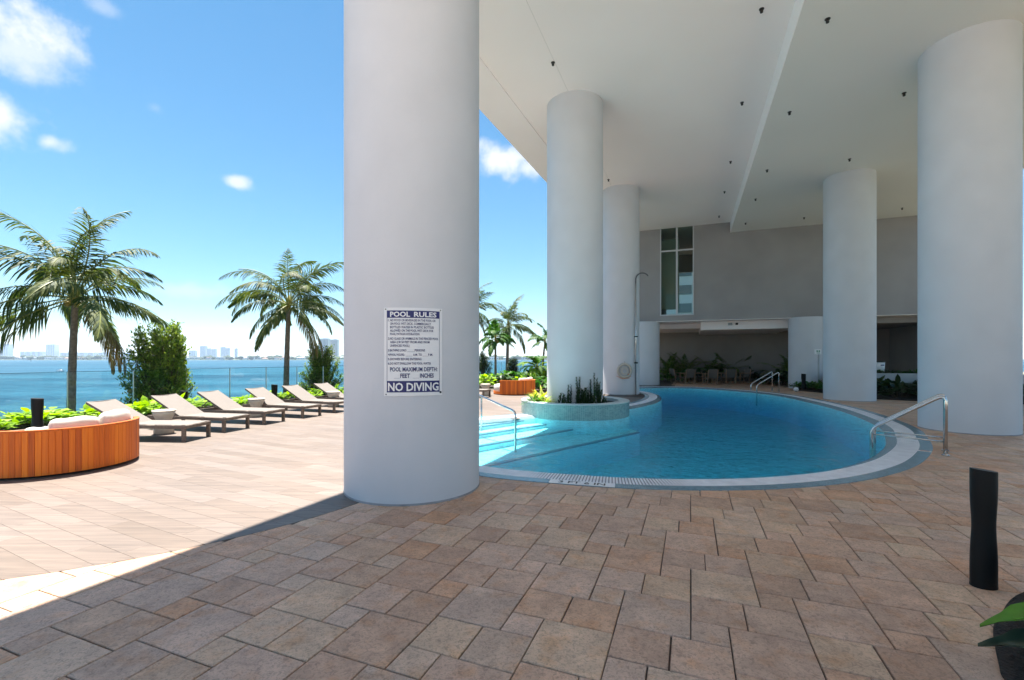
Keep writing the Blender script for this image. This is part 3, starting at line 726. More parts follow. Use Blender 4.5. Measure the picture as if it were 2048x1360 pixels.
# ------------------------------------------------------------------ round planter in the pool
PCx, PCy, PR = 1.80, 13.10, 1.53
pl = thing('round_planter', 'round planter clad in green mosaic standing in the pool round a column', 'planter', (PCx, PCy, 0))
mb = MB(); mb.lathe([(PR, -1.2), (PR, -.05)], n=96, capb=False, capt=False); mb.build('underwater_base', M_pooltile, pl, smooth=True)
mb = MB(); mb.lathe([(PR, -.05), (PR, .34)], n=96, capb=False, capt=False); mb.build('tiled_wall', M_planter_tile, pl, smooth=True)
mb = MB(); mb.lathe([(PR + .004, .34), (PR + .004, .362), (PR - .30, .362), (PR - .30, .2)], n=96, capb=False, capt=False); mb.build('coping', mat('pale_green_coping', (.55, .62, .61), .5, var=.06, scale=4), pl)
mb = MB(); mb.lathe([(PR - .3, .27), (.02, .30)], n=48, capb=False, capt=False); mb.build('soil', M_soil, pl)

# ------------------------------------------------------------------ pool rules sign
def text_mesh(s, size, offset=0., align='LEFT', xs=1.0):
    cu = bpy.data.curves.new('t', 'FONT'); cu.body = s; cu.size = size; cu.offset = offset; cu.align_x = align; cu.resolution_u = 2
    o = bpy.data.objects.new('t', cu); COL.objects.link(o)
    dg = bpy.context.evaluated_depsgraph_get(); me = bpy.data.meshes.new_from_object(o.evaluated_get(dg))
    bpy.data.objects.remove(o); bpy.data.curves.remove(cu)
    vs = [Vector((v.co.x * xs, v.co.y, 0)) for v in me.vertices]; fs = [tuple(p.vertices) for p in me.polygons]
    return vs, fs
SW, SH = .61, .925
cdir = Vector((-1.203, 5.56, 0)).normalized(); scen = Vector((-1.203, 5.56, 0)) - cdir * CR_
sign_t = thing('pool_rules_sign', 'white and navy POOL RULES sign screwed to the nearest column', 'sign', (scen.x, scen.y, 1.615), math.atan2(cdir.y, cdir.x) - R(90) - R(0))
def bend(x, y, d):   # local x across, y up; d out of the column towards the viewer
    r = CR_ + d; a = x / CR_
    return (r * math.sin(a), CR_ - r * math.cos(a), y)
def flat(mb, x0, x1, y0, y1, d, n=12):
    vs = []; 
    for i in range(n + 1):
        x = x0 + (x1 - x0) * i / n; vs += [bend(x, y0, d), bend(x, y1, d)]
    mb.add(vs, [(2 * i, 2 * i + 2, 2 * i + 3, 2 * i + 1) for i in range(n)])
mb = MB()
flat(mb, -SW / 2, SW / 2, -SH / 2, SH / 2, .008)
n = 12
for (y, s) in ((-SH / 2, 1), (SH / 2, -1)):
    vs = []
    for i in range(n + 1): x = -SW / 2 + SW * i / n; vs += [bend(x, y, .002), bend(x, y, .008)]
    mb.add(vs, [(2 * i, 2 * i + 2, 2 * i + 3, 2 * i + 1) for i in range(n)])
for x in (-SW / 2, SW / 2): mb.add([bend(x, -SH / 2, .002), bend(x, SH / 2, .002), bend(x, SH / 2, .008), bend(x, -SH / 2, .008)], [(0, 1, 2, 3)])
mb.build('sign_plate', M_white, sign_t)
mb = MB(); flat(mb, -.275, .275, .355, .432, .0095); flat(mb, -.275, .275, -.425, -.305, .0095)
for x in (-.275, .271): flat(mb, x, x + .004, -.305, .355, .0095, 1)
mb.build('navy_bands', M_navy, sign_t)
def put(s, x, y, size, m, name, offset=0., fitw=None):
    vs, fs = text_mesh(s, size, offset)
    xs = [v.x for v in vs]; w = max(xs) - min(xs); k = fitw / w if fitw else 1
    t = MB(); t.add([bend(x + (v.x - min(xs)) * k, y + v.y, .011) for v in vs], fs); return t
t = put('POOL', -.24, .368, .072, M_white, 'title', .0022, .205); t.build('title_lettering', M_white, sign_t)['kind'] = 'stuff'
t = put('RULES', .005, .368, .072, M_white, 'title', .0022, .235); t.build('title_lettering', M_white, sign_t)['kind'] = 'stuff'
t = put('NO DIVING', -.262, -.408, .118, M_white, 'warn', .003, .525); t.build('warning_lettering', M_white, sign_t)['kind'] = 'stuff'
body = MB()
LN = [(-.262, .318, '1.'), (-.24, .318, 'NO FOOD OR BEVERAGES IN THE POOL OR', .47), (-.24, .282, 'ON POOL WET DECK. COMMERCIALLY', .42), (-.24, .246, 'BOTTLED WATER IN PLASTIC BOTTLES', .45), (-.24, .210, 'ALLOWED ON THE POOL WET DECK FOR', .445), (-.24, .174, 'POOL PATRON HYDRATION', .30),
      (-.262, .126, '2.'), (-.24, .126, 'NO GLASS OR ANIMALS IN THE FENCED POOL', .50), (-.24, .090, 'AREA (OR 50 FEET FROM AND FROM', .405), (-.24, .052, 'UNFENCED POOL)', .20),
      (-.262, .004, '3.'), (-.24, .004, 'BATHING LOAD:', .17), (.012, .004, 'PERSONS', .105), (-.262, -.042, '4.'), (-.24, -.042, 'POOL HOURS:', .15), (-.005, -.042, 'A.M. TO', .09), (.15, -.042, 'P.M.', .05),
      (-.262, -.088, '5.'), (-.24, -.088, 'SHOWER BEFORE ENTERING', .32), (-.262, -.134, '6.'), (-.24, -.134, 'DO NOT SWALLOW THE POOL WATER', .42)]
for L_ in LN:
    t = put(L_[2], L_[0], L_[1], .034, M_ink, '', .0006, L_[3] if len(L_) > 3 else None); body.add(t.v, t.f)
t = put('POOL MAXIMUM DEPTH:', -.24, -.205, .062, M_ink, '', .0012, .49); body.add(t.v, t.f)
t = put('FEET', -.135, -.272, .062, M_ink, '', .0018, .10); body.add(t.v, t.f)
t = put('INCHES', .065, -.272, .062, M_ink, '', .0018, .145); body.add(t.v, t.f)
for (x0, x1, y) in ((-.062, .008, .002), (-.08, -.01, -.044), (.088, .145, -.044), (-.2, -.14, -.275), (-.01, .058, -.275)): flat(body, x0, x1, y - .002, y, .011, 2)
body.build('rules_lettering', M_ink, sign_t)['kind'] = 'stuff'
for (x, z, r) in ((-.288, .445, .006), (.285, .445, .006), (-.283, -.445, .006), (.285, -.43, .011)):
    b_ = MB(); p = Vector(bend(x, z, .008)); q = Vector(bend(x, z, .013)); b_.tube([p, q], r, 10); b_.build('screw', M_black, sign_t)

# ------------------------------------------------------------------ rails
def bentpath(P, rad=.1, n=6):
    P = [Vector(p) for p in P]; out = [P[0]]
    for i in range(1, len(P) - 1):
        a = P[i] + (P[i - 1] - P[i]).normalized() * rad; b = P[i] + (P[i + 1] - P[i]).normalized() * rad
        for k in range(n + 1):
            t = k / n; out.append(a * (1 - t) ** 2 + P[i] * 2 * t * (1 - t) + b * t * t)
    out.append(P[-1]); return out
def handrail(name, label, deck, pooldir, side, ln, pair=True, lowbar=True, top=.86, low=.31, poolz=-.6, r=.024, sp=.5):
    t = thing(name, label, 'handrail', tuple(deck), 0)
    for k in ((0, 1) if pair else (0,)):
        o = side * sp * k; e = o + pooldir * ln
        f = .16
        P = [o + Vector((0, 0, -.01)), o + Vector((0, 0, top)), o + pooldir * f + Vector((0, 0, top)), ]
        P = [o + Vector((0, 0, 0)), o + Vector((0, 0, top + .02)), e + Vector((0, 0, low)), e + Vector((0, 0, poolz))]
        pa = [P[0]] + bentpath([P[0], P[1], P[2], P[3]], .13)[1:]
        m_ = MB(); m_.tube(pa, r, 12); m_.build('rail_tube', M_steel, t, smooth=True)
        if lowbar:
            m_ = MB(); m_.tube([o + Vector((0, 0, .22)), e + Vector((0, 0, .23))], .013, 8); m_.build('crossbar', M_steel, t, smooth=True)
        m_ = MB(); m_.lathe([(.05, .004), (.05, .014), (.03, .03)], n=18, c=tuple(o)); m_.build('base_flange', M_steel, t, smooth=True)
    return t
d1 = Vector((6.86, 7.20, .004)); e1 = Vector((6.22, 7.88, 0)); pdv = (e1 - d1); pdv.z = 0
handrail('pool_handrail', 'polished steel double handrail at the right end of the pool', d1, pdv.normalized(), Vector((.68, .73, 0)), pdv.length, top=.95, low=.33, sp=.5, r=.026)
far_d = gp(1542, 782); far_e = gp(1503, 782)
handrail('pool_handrail', 'steel double handrail on the far side of the pool before the chairs', Vector((12.35, 21.6, .004)), Vector((-1, -.2, 0)).normalized(), Vector((-.25, -.97, 0)).normalized(), 1.15, lowbar=False, top=.9, low=.33, sp=1.0, r=.028)
# entry rail beside the steps
t = thing('pool_handrail', 'single steel handrail running down the entry steps left of the round planter', 'handrail', (-1.5, 11.45, 0))
o = Vector((-1.5, 11.45, 0))
pa = bentpath([Vector((-1.5, 11.45, 0)), Vector((-1.5, 11.45, .92)), Vector((.07, 9.42, .44)), Vector((.07, 9.42, -.62))], .1)
m_ = MB(); m_.tube([p - o for p in pa], .024, 12); m_.build('rail_tube', M_steel, t, smooth=True)
m_ = MB(); m_.tube([Vector((-.70, 10.42, .66)) - o, Vector((-.70, 10.42, -.12)) - o], .02, 10); m_.build('post', M_steel, t, smooth=True)

# ------------------------------------------------------------------ bollards
def bollard(loc, h, r, label, rz=0, slot=False, cut=.010):
    t = thing('bollard_light', label, 'bollard light', tuple(loc), rz, group='black bollard lights')
    m_ = MB(); n = 28; prof = []
    for i in range(15):
        z = i / 14; rr = r * (1 - .13 * math.exp(-((z - .52) / .17) ** 2)) ; prof.append((rr, z * h))
    vs = []; 
    for i, (rr, z) in enumerate(prof):
        for k in range(n):
            a = 2 * math.pi * k / n; zz = z + (cut * math.cos(a) * -1 if i == 14 else 0)
            vs.append((rr * math.cos(a), rr * .8 * math.sin(a), zz))
    fs = [(i * n + k, i * n + (k + 1) % n, (i + 1) * n + (k + 1) % n, (i + 1) * n + k) for i in range(14) for k in range(n)]
    m_.add(vs, fs); m_.build('body', M_black, t, smooth=True)
    m3 = MB(); m3.add([vs[14 * n + k] for k in range(n)], [tuple(range(n))]); m3.build('cap', M_black, t)
    m2 = MB(); m2.lathe([(r * 1.02, 0), (r * 1.02, .012)], n=n, sy=.8); m2.build('base_plate', M_black, t)
    return t
bollard(gp(1967, 1172), .79, .076, 'large black waisted bollard light on the pavers at lower right', 0)
bollard(at(1607, 21.5), .80, .10, 'black bollard light in the planting beside the small pool sign')
bollard(at(75, 8.9), .76, .10, 'black bollard light standing behind the timber daybed at left')
bollard(at(368, 12.8), .62, .10, 'black bollard light behind the second and third loungers')
bollard(at(549, 15.2), .66, .10, 'black bollard light behind the fourth lounger near the far palm')

# ------------------------------------------------------------------ daybeds
def daybed(name, loc, r, a0, a1, label, cush):
    t = thing(name, label, 'daybed', tuple(loc), 0, group='round timber-backed daybeds')
    m_ = MB(); m_.lathe([(r - .08, .0), (r - .08, .03)], n=40); m_.build('plinth', M_black, t)
    m_ = MB(); m_.lathe([(r - .035, .03), (r - .035, .13)], n=64); m_.build('seat_base', M_wood, t, smooth=False)
    m_ = MB(); q = r - .05
    m_.lathe([(q - .03, .13), (q, .16), (q, .36), (q - .03, .40), (q - .12, .42), (.01, .425)], n=64, capt=False); m_.build('mattress', M_cush, t, smooth=True)
    # slats
    sw = .062; step_ = .0626 / r; n = int((a1 - a0) / step_)
    s_ = MB(); s_.box((0, 0, 0), (.022, sw, .565)); me = s_.mesh('slat', M_wood)
    bm = bmesh.new(); bm.from_mesh(me); bmesh.ops.bevel(bm, geom=[e for e in bm.edges if abs(e.verts[0].co.z - e.verts[1].co.z) > .1], offset=.004, segments=1, affect='EDGES'); bm.to_mesh(me); bm.free()
    for i in range(n + 1):
        a = a0 + i * step_; o_ = link('slat', me, t, (r * math.cos(a), r * math.sin(a), .315)); o_.rotation_euler = (0, 0, a)
    b1 = a0 + n * step_
    def arc(r0, r1, z0, z1, s0, s1, k=40):
        mm = MB(); vs = []
        for i in range(k + 1):
            a = s0 + (s1 - s0) * i / k; c_, s__ = math.cos(a), math.sin(a)
            vs += [(r0 * c_, r0 * s__, z0), (r1 * c_, r1 * s__, z0), (r1 * c_, r1 * s__, z1), (r0 * c_, r0 * s__, z1)]
        fs = [(4 * i + j, 4 * i + 4 + j, 4 * i + 4 + (j + 1) % 4, 4 * i + (j + 1) % 4) for i in range(k) for j in range(4)] + [(0, 1, 2, 3), (4 * k + 3, 4 * k + 2, 4 * k + 1, 4 * k)]
        mm.add(vs, fs); return mm
    arc(r - .045, r - .0125, .10, .59, a0 - .02, b1 + .02).build('back_shell', M_wood, t)
    arc(r - .05, r + .014, .598, .622, a0 - .03, b1 + .03).build('top_rail', M_wood, t)
    for (s0, s1, zt) in cush:
        k = 22; mm = MB(); vs = []; nn = 14; rc = r - .165
        for i in range(k + 1):
            u = i / k; a = s0 + (s1 - s0) * u; e = max(.02, 1 - abs(2 * u - 1) ** 7) ** .5
            c0 = Vector((rc * math.cos(a), rc * math.sin(a), (zt + .42) / 2 + .01)); rad = Vector((math.cos(a), math.sin(a), 0))
            for j in range(nn):
                th = 2 * math.pi * j / nn; cx_ = abs(math.cos(th)) ** .6 * (1 if math.cos(th) > 0 else -1); cz_ = abs(math.sin(th)) ** .7 * (1 if math.sin(th) > 0 else -1)
                sag = 1 + .05 * math.sin(u * 9 + zt * 20)
                vs.append(c0 + rad * cx_ * .095 * e + Vector((0, 0, cz_ * (zt - .42) / 2 * (.35 + .65 * e) * sag)))
        fs = [(i * nn + j, i * nn + (j + 1) % nn, (i + 1) * nn + (j + 1) % nn, (i + 1) * nn + j) for i in range(k) for j in range(nn)] + [tuple(range(nn - 1, -1, -1)), tuple(k * nn + j for j in range(nn))]
        mm.add(vs, fs); mm.build('back_cushion', M_cush, t, smooth=True)
    return t
daybed('daybed', (-6.53, 6.60, 0), .86, R(-93), R(52), 'round daybed at lower left with an orange timber slat back and cream cushions', [(R(-56), R(-13), .735), (R(-12), R(36), .77), (R(-74), R(-54), .63)])
daybed('daybed', (-.02 + .10, 19.75, 0), .92, R(-128), R(-2), 'far round daybed with orange timber back seen between the two nearer columns', [(R(-75), R(-40), .70), (R(-38), R(-6), .72)])

# ------------------------------------------------------------------ loungers
def lounger_proto():
    t = thing('sun_lounger', 'x', 'sun lounger', (0, 0, 0), group='taupe sun loungers in a row on the terrace')
    # local x: from foot (0) to head (+); y across; foot end at x=0
    Wd, Ln, H = .66, 2.05, .30
    f = MB()
    for s in (-1, 1): f.box((Ln / 2, s * (Wd / 2 - .02), H - .03), (Ln, .04, .06))
    for x in (.02, Ln - .02): f.box((x, 0, H - .032), (.04, Wd - .08, .055))
    f.box((1.20, 0, H - .04), (.04, Wd - .08, .04)); f.build('frame', M_frame, t)
    for x in (.03, Ln - .25):
        for s in (-1, 1):
            l = MB(); l.box((x + .01, s * (Wd / 2 - .022), (H - .06) / 2), (.065, .044, H - .06)); l.build('leg', M_frame, t)
    s_ = MB(); k = 14
    vs = []
    for i in range(k + 1):
        x = .03 + i / k * 1.19
        for j in range(7):
            y = (-.5 + j / 6) * (Wd - .06); vs.append((x, y, H + .014 - .012 * math.cos(y * math.pi / Wd)))
    s_.add(vs, [(i * 7 + j, (i + 1) * 7 + j, (i + 1) * 7 + j + 1, i * 7 + j + 1) for i in range(k) for j in range(6)])
    s_.build('seat_sling', M_sling, t, smooth=True)
    an = R(28); c_, s2 = math.cos(an), math.sin(an); BL = .88
    bf = MB()
    for s in (-1, 1): bf.bar((1.22, s * (Wd / 2 - .055), H - .01), (1.22 + BL * c_, s * (Wd / 2 - .055), H - .01 + BL * s2), .03, .04)
    bf.bar((1.22 + BL * c_, -(Wd / 2 - .055), H - .01 + BL * s2), (1.22 + BL * c_, (Wd / 2 - .055), H - .01 + BL * s2), .04, .03)
    bo = bf.build('backrest_frame', M_frame, t)
    b_ = MB(); vs = []
    for i in range(13):
        u = i / 12 * (BL + .01)
        for j in range(7):
            y = (-.5 + j / 6) * (Wd - .07); dz = -.012 * math.cos(y * math.pi / Wd) + .026
            vs.append((1.22 + u * c_ - dz * s2, y, H - .01 + u * s2 + dz * c_))
    b_.add(vs, [(i * 7 + j, (i + 1) * 7 + j, (i + 1) * 7 + j + 1, i * 7 + j + 1) for i in range(12) for j in range(6)])
    b_.build('backrest_sling', M_sling, t, smooth=True)
    st_ = MB(); 
    for s in (-1, 1): st_.bar((1.22 + .55 * c_, s * .22, H - .01 + .5 * s2), (1.22 + .85, s * .22, H - .04), .015, .02)
    st_.build('support_strut', M_frame, t)
    return t
LABS = ['leftmost sun lounger, its lower half showing right of the timber daybed', 'second sun lounger from the left, with a small pedestal table before it', 'third sun lounger from the left, behind the second pedestal table',
        'fourth sun lounger from the left, in front of the far palm trunk', 'fifth sun lounger from the left, half hidden by the sign column', 'sixth sun lounger, only its back showing beside the sign column']
lp = lounger_proto()
legs_mid = [((371.8, 884), (415.8, 873.4)), ((451, 865), (493.6, 858)), ((530.8, 849.4), (567, 843.7)), ((607.6, 836.6), (641.7, 831)), ((670.5, 826), None), (None, None)]
rots = [4, 13.5, 14, 18.5, 20.5, 21.4]
for i in range(6):
    near = gp(*legs_mid[i][0]) if legs_mid[i][0] else None
    phi = R(rots[i]); ldir = Vector((-math.cos(phi), math.sin(phi), 0)); wdir = Vector((math.sin(phi), math.cos(phi), 0))
    if near is None: near = gp(670.5, 826) + ab(1.2, 0)
    p = near + wdir * .31 - ldir * .0
    rz = math.atan2(ldir.y, ldir.x)
    if i == 0: lp.location = p; lp.rotation_euler = (0, 0, rz); lp['label'] = LABS[0]
    else: dup(lp, p, rz, LABS[i])
dup(lp, at(977, 17.6) + Vector((-.05, .3, 0)), R(160), 'separate sun lounger at the far end, its foot showing right of the sign column')

# pedestal tables
def ptable():
    t = thing('pedestal_table', 'x', 'side table', (0, 0, 0), group='cream pedestal side tables')
    m_ = MB(); m_.lathe([(.165, 0), (.175, .015), (.17, .10), (.12, .17), (.115, .21)], n=32); m_.build('base', M_stone, t, smooth=True)
    m_ = MB(); m_.lathe([(.115, .205), (.135, .28), (.185, .40), (.20, .455)], n=32); m_.build('bowl', M_stone, t, smooth=True)
    m_ = MB(); m_.lathe([(.205, .455), (.207, .475), (.19, .482)], n=32); m_.build('table_top', M_stone, t, angle=40)
    return t
pt = ptable(); pt.location = gp(328, 866.5); pt['label'] = 'nearest cream pedestal table, between the first two loungers'
dup(pt, gp(513, 833), 0, 'cream pedestal table between the third and fourth loungers')
dup(pt, gp(667, 813), 0, 'cream pedestal table beside the sign column, next to the fifth lounger')
dup(pt, gp(971, 791), 0, 'far cream pedestal table next to the separate lounger')

# ------------------------------------------------------------------ glass balustrade
rail = thing('glass_balustrade', 'frameless glass balustrade along the seaward edge of the terrace', 'railing', (-10.4, 12.5, 0))
gdir = Vector((.0379, .1097, 0)) * 12.5; RP0 = Vector((-10.4, 12.5, 0)); gl_len = gdir.length; gu = gdir.normalized()
ga = math.atan2(gu.y, gu.x)
gm = MB(); gm.box((0, 0, .60), (gl_len - .02, .014, 1.2)); gme = gm.mesh('glass_panel', M_glass)
ge = MB(); ge.box((0, 0, .60), (.018, .03, 1.205)); geme = ge.mesh('panel_joint', M_rail)
gt = MB(); gt.box((0, 0, 1.208), (gl_len - .004, .02, .012)); gtm = gt.mesh('cap_strip', M_gedge)
gb = MB(); gb.box((0, 0, .04), (gl_len, .05, .10)); gbm = gb.mesh('base_shoe', M_rail)
for k in range(-4, 24):
    c = gdir * (k + .5)
    o_ = link('glass_panel', gme, rail, c); o_.rotation_euler = (0, 0, ga)
    for (nm, me_, cc) in (('base_shoe', gbm, gdir * (k + .5)), ('panel_joint', geme, gdir * k), ('cap_strip', gtm, gdir * (k + .5))):
        q = link(nm, me_, rail, cc); q.rotation_euler = (0, 0, ga)

M_pave2 = mat('bounce_pavement', (.66, .58, .50), .8, var=.15, scale=.8)
mb = MB(); prism(mb, [(-45, -12.3), (-3.05, -12.3), (-3.05, 14), (-45, 14)], -.3, -.012, Vector()); o = mb.build('forecourt_bounce', M_pave2); tag(o, kind='structure')  # unseen ground behind the camera, added pale to bounce sunlight under the ceiling
mb = MB(); prism(mb, [(-45, 14.0), (-3.05, 14.0), (-3.05, 60), (-45, 60)], -.3, -.012, Vector()); prism(mb, [(-3.05, 13.6), (70, 13.6), (70, 60), (-3.05, 60)], -.3, -.016, Vector()); o = mb.build('side_dim_ground', mat('dim_ground', (.17, .17, .12), .9, var=.4, scale=1.5)); tag(o, kind='structure')  # unseen ground to the side, made dark to cut bounce light from the right
# planting bed and seawall
mb = MB(); prism(mb, [(-4, -15.6), (60, -15.6), (60, -12.30), (-4, -12.30)], -.4, .06, Vector((0, 0, 0))); bed = mb.build('planting_bed', M_soil); tag(bed, kind='structure')
mb = MB(); prism(mb, [(-4, -12.30), (60, -12.30), (60, -12.18), (-4, -12.18)], -.1, .14, Vector()); kb = mb.build('bed_kerb', M_kerb); tag(kb, kind='structure')
mb = MB(); prism(mb, [(-10, -16.2), (70, -16.2), (70, -15.6), (-10, -15.6)], -8, -.1, Vector()); sw_ = mb.build('seawall', M_planterwall, None); tag(sw_, kind='structure')
mb = MB(); prism(mb, [(-10, -15.59), (70, -15.59), (70, 40), (-10, 40)], -8, -1.5, Vector()); gr_ = mb.build('ground', M_soil, None); tag(gr_, kind='structure')

# ------------------------------------------------------------------ sea and far shore
SEA = -5.5
mb = MB(); mb.add([(-5500, -600, SEA), (4000, -600, SEA), (4000, 5200, SEA), (-5500, 5200, SEA)], [(0, 1, 2, 3)]); sea = mb.build('sea', M_sea); tag(sea, kind='structure')
M_far = mat('shore_land', (.09, .12, .06), .9, var=.4, scale=.02)
M_fartree = leaf_mat('shore_tree', (.025, .05, .02), (.07, .10, .045), .7, 0)
mb = MB(); N_ = 120; vs = []
for i in range(N_ + 1):
    x = -2600 + 4400 * i / N_; y = 1500 + 30 * math.sin(i * .31) + 14 * math.sin(i * 1.1)
    vs += [(x, y, SEA - 1), (x, y + 8, SEA + 1.6), (x, y + 900, SEA + 3)]
mb.add(vs, [(3 * i + j, 3 * i + 3 + j, 3 * i + 4 + j, 3 * i + 1 + j) for i in range(N_) for j in range(2)]); fs_ = mb.build('far_shore', M_far); tag(fs_, kind='structure')
def shore_y(x):
    i = (x + 2600) / 4400 * N_; return 1500 + 30 * math.sin(i * .31) + 14 * math.sin(i * 1.1)
bm = bmesh.new(); bmesh.ops.create_icosphere(bm, subdivisions=1, radius=1); icv = [v.co.copy() for v in bm.verts]; icf = [tuple(v.index for v in f.verts) for f in bm.faces]; bm.free()
ft = MB(); rs = random.Random(3)
for i in range(1500):
    x = rs.uniform(-2500, 700); y = shore_y(x) + rs.uniform(12, 140); s = rs.uniform(3.5, 8.5); h = rs.uniform(.6, 1.1)
    ft.add([(x + v.x * s * 1.4 * rs.uniform(.8, 1.2), y + v.y * s, SEA + 1 + s * h + v.z * s * h * rs.uniform(.8, 1.2)) for v in icv], icf)
o = ft.build('far_shore_trees', M_fartree); tag(o, 'low dark tree line along the far shore', 'trees', kind='stuff')
M_hw = mat('house_white', (.75, .73, .70), .8); M_roof = mat('house_roof', (.42, .22, .14), .8); M_rg = mat('roof_grey', (.35, .35, .36), .8); M_pane = mat('far_window', (.05, .07, .09), .2)
M_tw = mat('tower_concrete', (.62, .62, .64), .8); M_twd = mat('tower_glazing', (.12, .15, .19), .3)
for i in range(46):
    x = -1750 + i * 46 + rs.uniform(-16, 16); y = shore_y(x) + rs.uniform(9, 12); w = rs.uniform(14, 34); d = 12; h = rs.uniform(4, 9)
    if -545 < x < -125 or x > 130 or x < -1720: continue
    t = thing('shore_house', 'small pale house on the far shore across the water', 'house', (x, y, SEA + 1.4), group='houses along the far shore')
    m_ = MB(); m_.box((0, d / 2, h / 2), (w, d, h)); m_.build('wall', M_hw, t)
    m_ = MB(); rh = rs.choice((.6, 2.4)); m_.add([(-w / 2 - .6, -.6, h + .02), (w / 2 + .6, -.6, h + .02), (w / 2 + .6, d + .6, h + .02), (-w / 2 - .6, d + .6, h + .02), (-w / 2 + 3, d / 2, h + rh), (w / 2 - 3, d / 2, h + rh)], [(0, 1, 5, 4), (1, 2, 5), (2, 3, 4, 5), (3, 0, 4), (0, 3, 2, 1)])
    m_.build('roof', M_roof if rs.random() < .4 else M_rg, t)
    m_ = MB(); nw = int(w / 5)
    for k in range(nw): m_.box((-w / 2 + (k + .5) * w / nw, -.05, h * .5), (2.4, .2, h * .4))
    m_.build('window_row', M_pane, t)
def tower(x0, x1, yt, D, label, base=SEA, strips=6):
    xa, xb = (x0 - 1024) / 910 * D, (x1 - 1024) / 910 * D; top = EYE + (716 - yt) / 910 * D
    w = xb - xa; t = thing('tower_block', label, 'tower block', ((xa + xb) / 2, D, base + 2)); h = top - base - 2
    m_ = MB(); m_.box((0, w * .3, h / 2), (w, w * .6, h)); m_.build('facade', M_tw, t)
    m_ = MB()
    for k in range(strips): m_.box((-w / 2 + (k + .5) * w / strips, -.4, h * .5), (w / strips * .5, .9, h * .94))
    m_.build('glazing_strips', M_twd, t)
    m_ = MB(); m_.box((w * .12, w * .3, h + h * .02), (w * .45, w * .3, h * .04)); m_.build('roof_plant_room', M_tw, t)
for k, (x0, x1, yt, D) in enumerate(((637, 656, 677, 1750), (657, 674, 679, 1790))):
    tower(x0, x1, yt, D, ['left half of the paired striped tower block beside the sign column', 'right half of the paired striped tower block beside the sign column'][k], strips=7)
for (x0, x1, yt, lab) in ((0, 16, 688, 'pale hazy block at the far left edge of the skyline'), (92, 109, 689, 'hazy tower just left of the nearest palm trunk'), (378, 390, 701, 'low hazy block just right of the round shrub'), (400, 411, 692, 'slim hazy tower right of the round shrub'),
                           (414, 422, 697, 'hazy block left in the middle pair of the skyline'), (423, 431, 698, 'hazy block right in the middle pair of the skyline'), (441, 450, 694, 'hazy tower left of the far palm, wider pair left half'), (451, 458, 696, 'hazy tower left of the far palm, wider pair right half'), (469, 474, 697, 'thinnest hazy tower nearest the far palm'),
                           (40, 84, 703, 'long low hazy building on the left skyline'), (120, 190, 705, 'long low hazy building behind the nearest palm trunk'), (196, 240, 705, 'long low hazy building left of the round shrub')):
    tower(x0, x1, yt, 3200, lab, strips=4)
# channel marker and boat
t = thing('channel_marker', 'thin dark channel marker post standing in the bay at left', 'marker', ((62 - 1024) / 910 * 900, 900, SEA))
m_ = MB(); m_.tube([(0, 0, 0), (0, 0, 6)], .35, 6); m_.build('post', M_black, t); m_ = MB(); m_.box((0, 0, 5), (1.6, .2, 1.6)); m_.build('board', M_dlt, t)
t = thing('motor_boat', 'tiny white motor boat on the bay at left', 'boat', ((121 - 1024) / 910 * 240, 240, SEA))
m_ = MB(); m_.add([(-1.8, -.6, .5), (1.4, -.6, .5), (2.3, 0, .6), (1.4, .6, .5), (-1.8, .6, .5), (-1.6, -.4, -.1), (1.2, -.4, -.1), (1.2, .4, -.1), (-1.6, .4, -.1)], [(0, 1, 2, 3, 4), (0, 5, 6, 1), (1, 6, 2), (2, 6, 7), (2, 7, 3), (3, 7, 8, 4), (4, 8, 5, 0)]); m_.build('hull', M_white, t)
m_ = MB(); m_.box((0, 0, .85), (1, .8, .6)); m_.build('cabin', M_white, t)

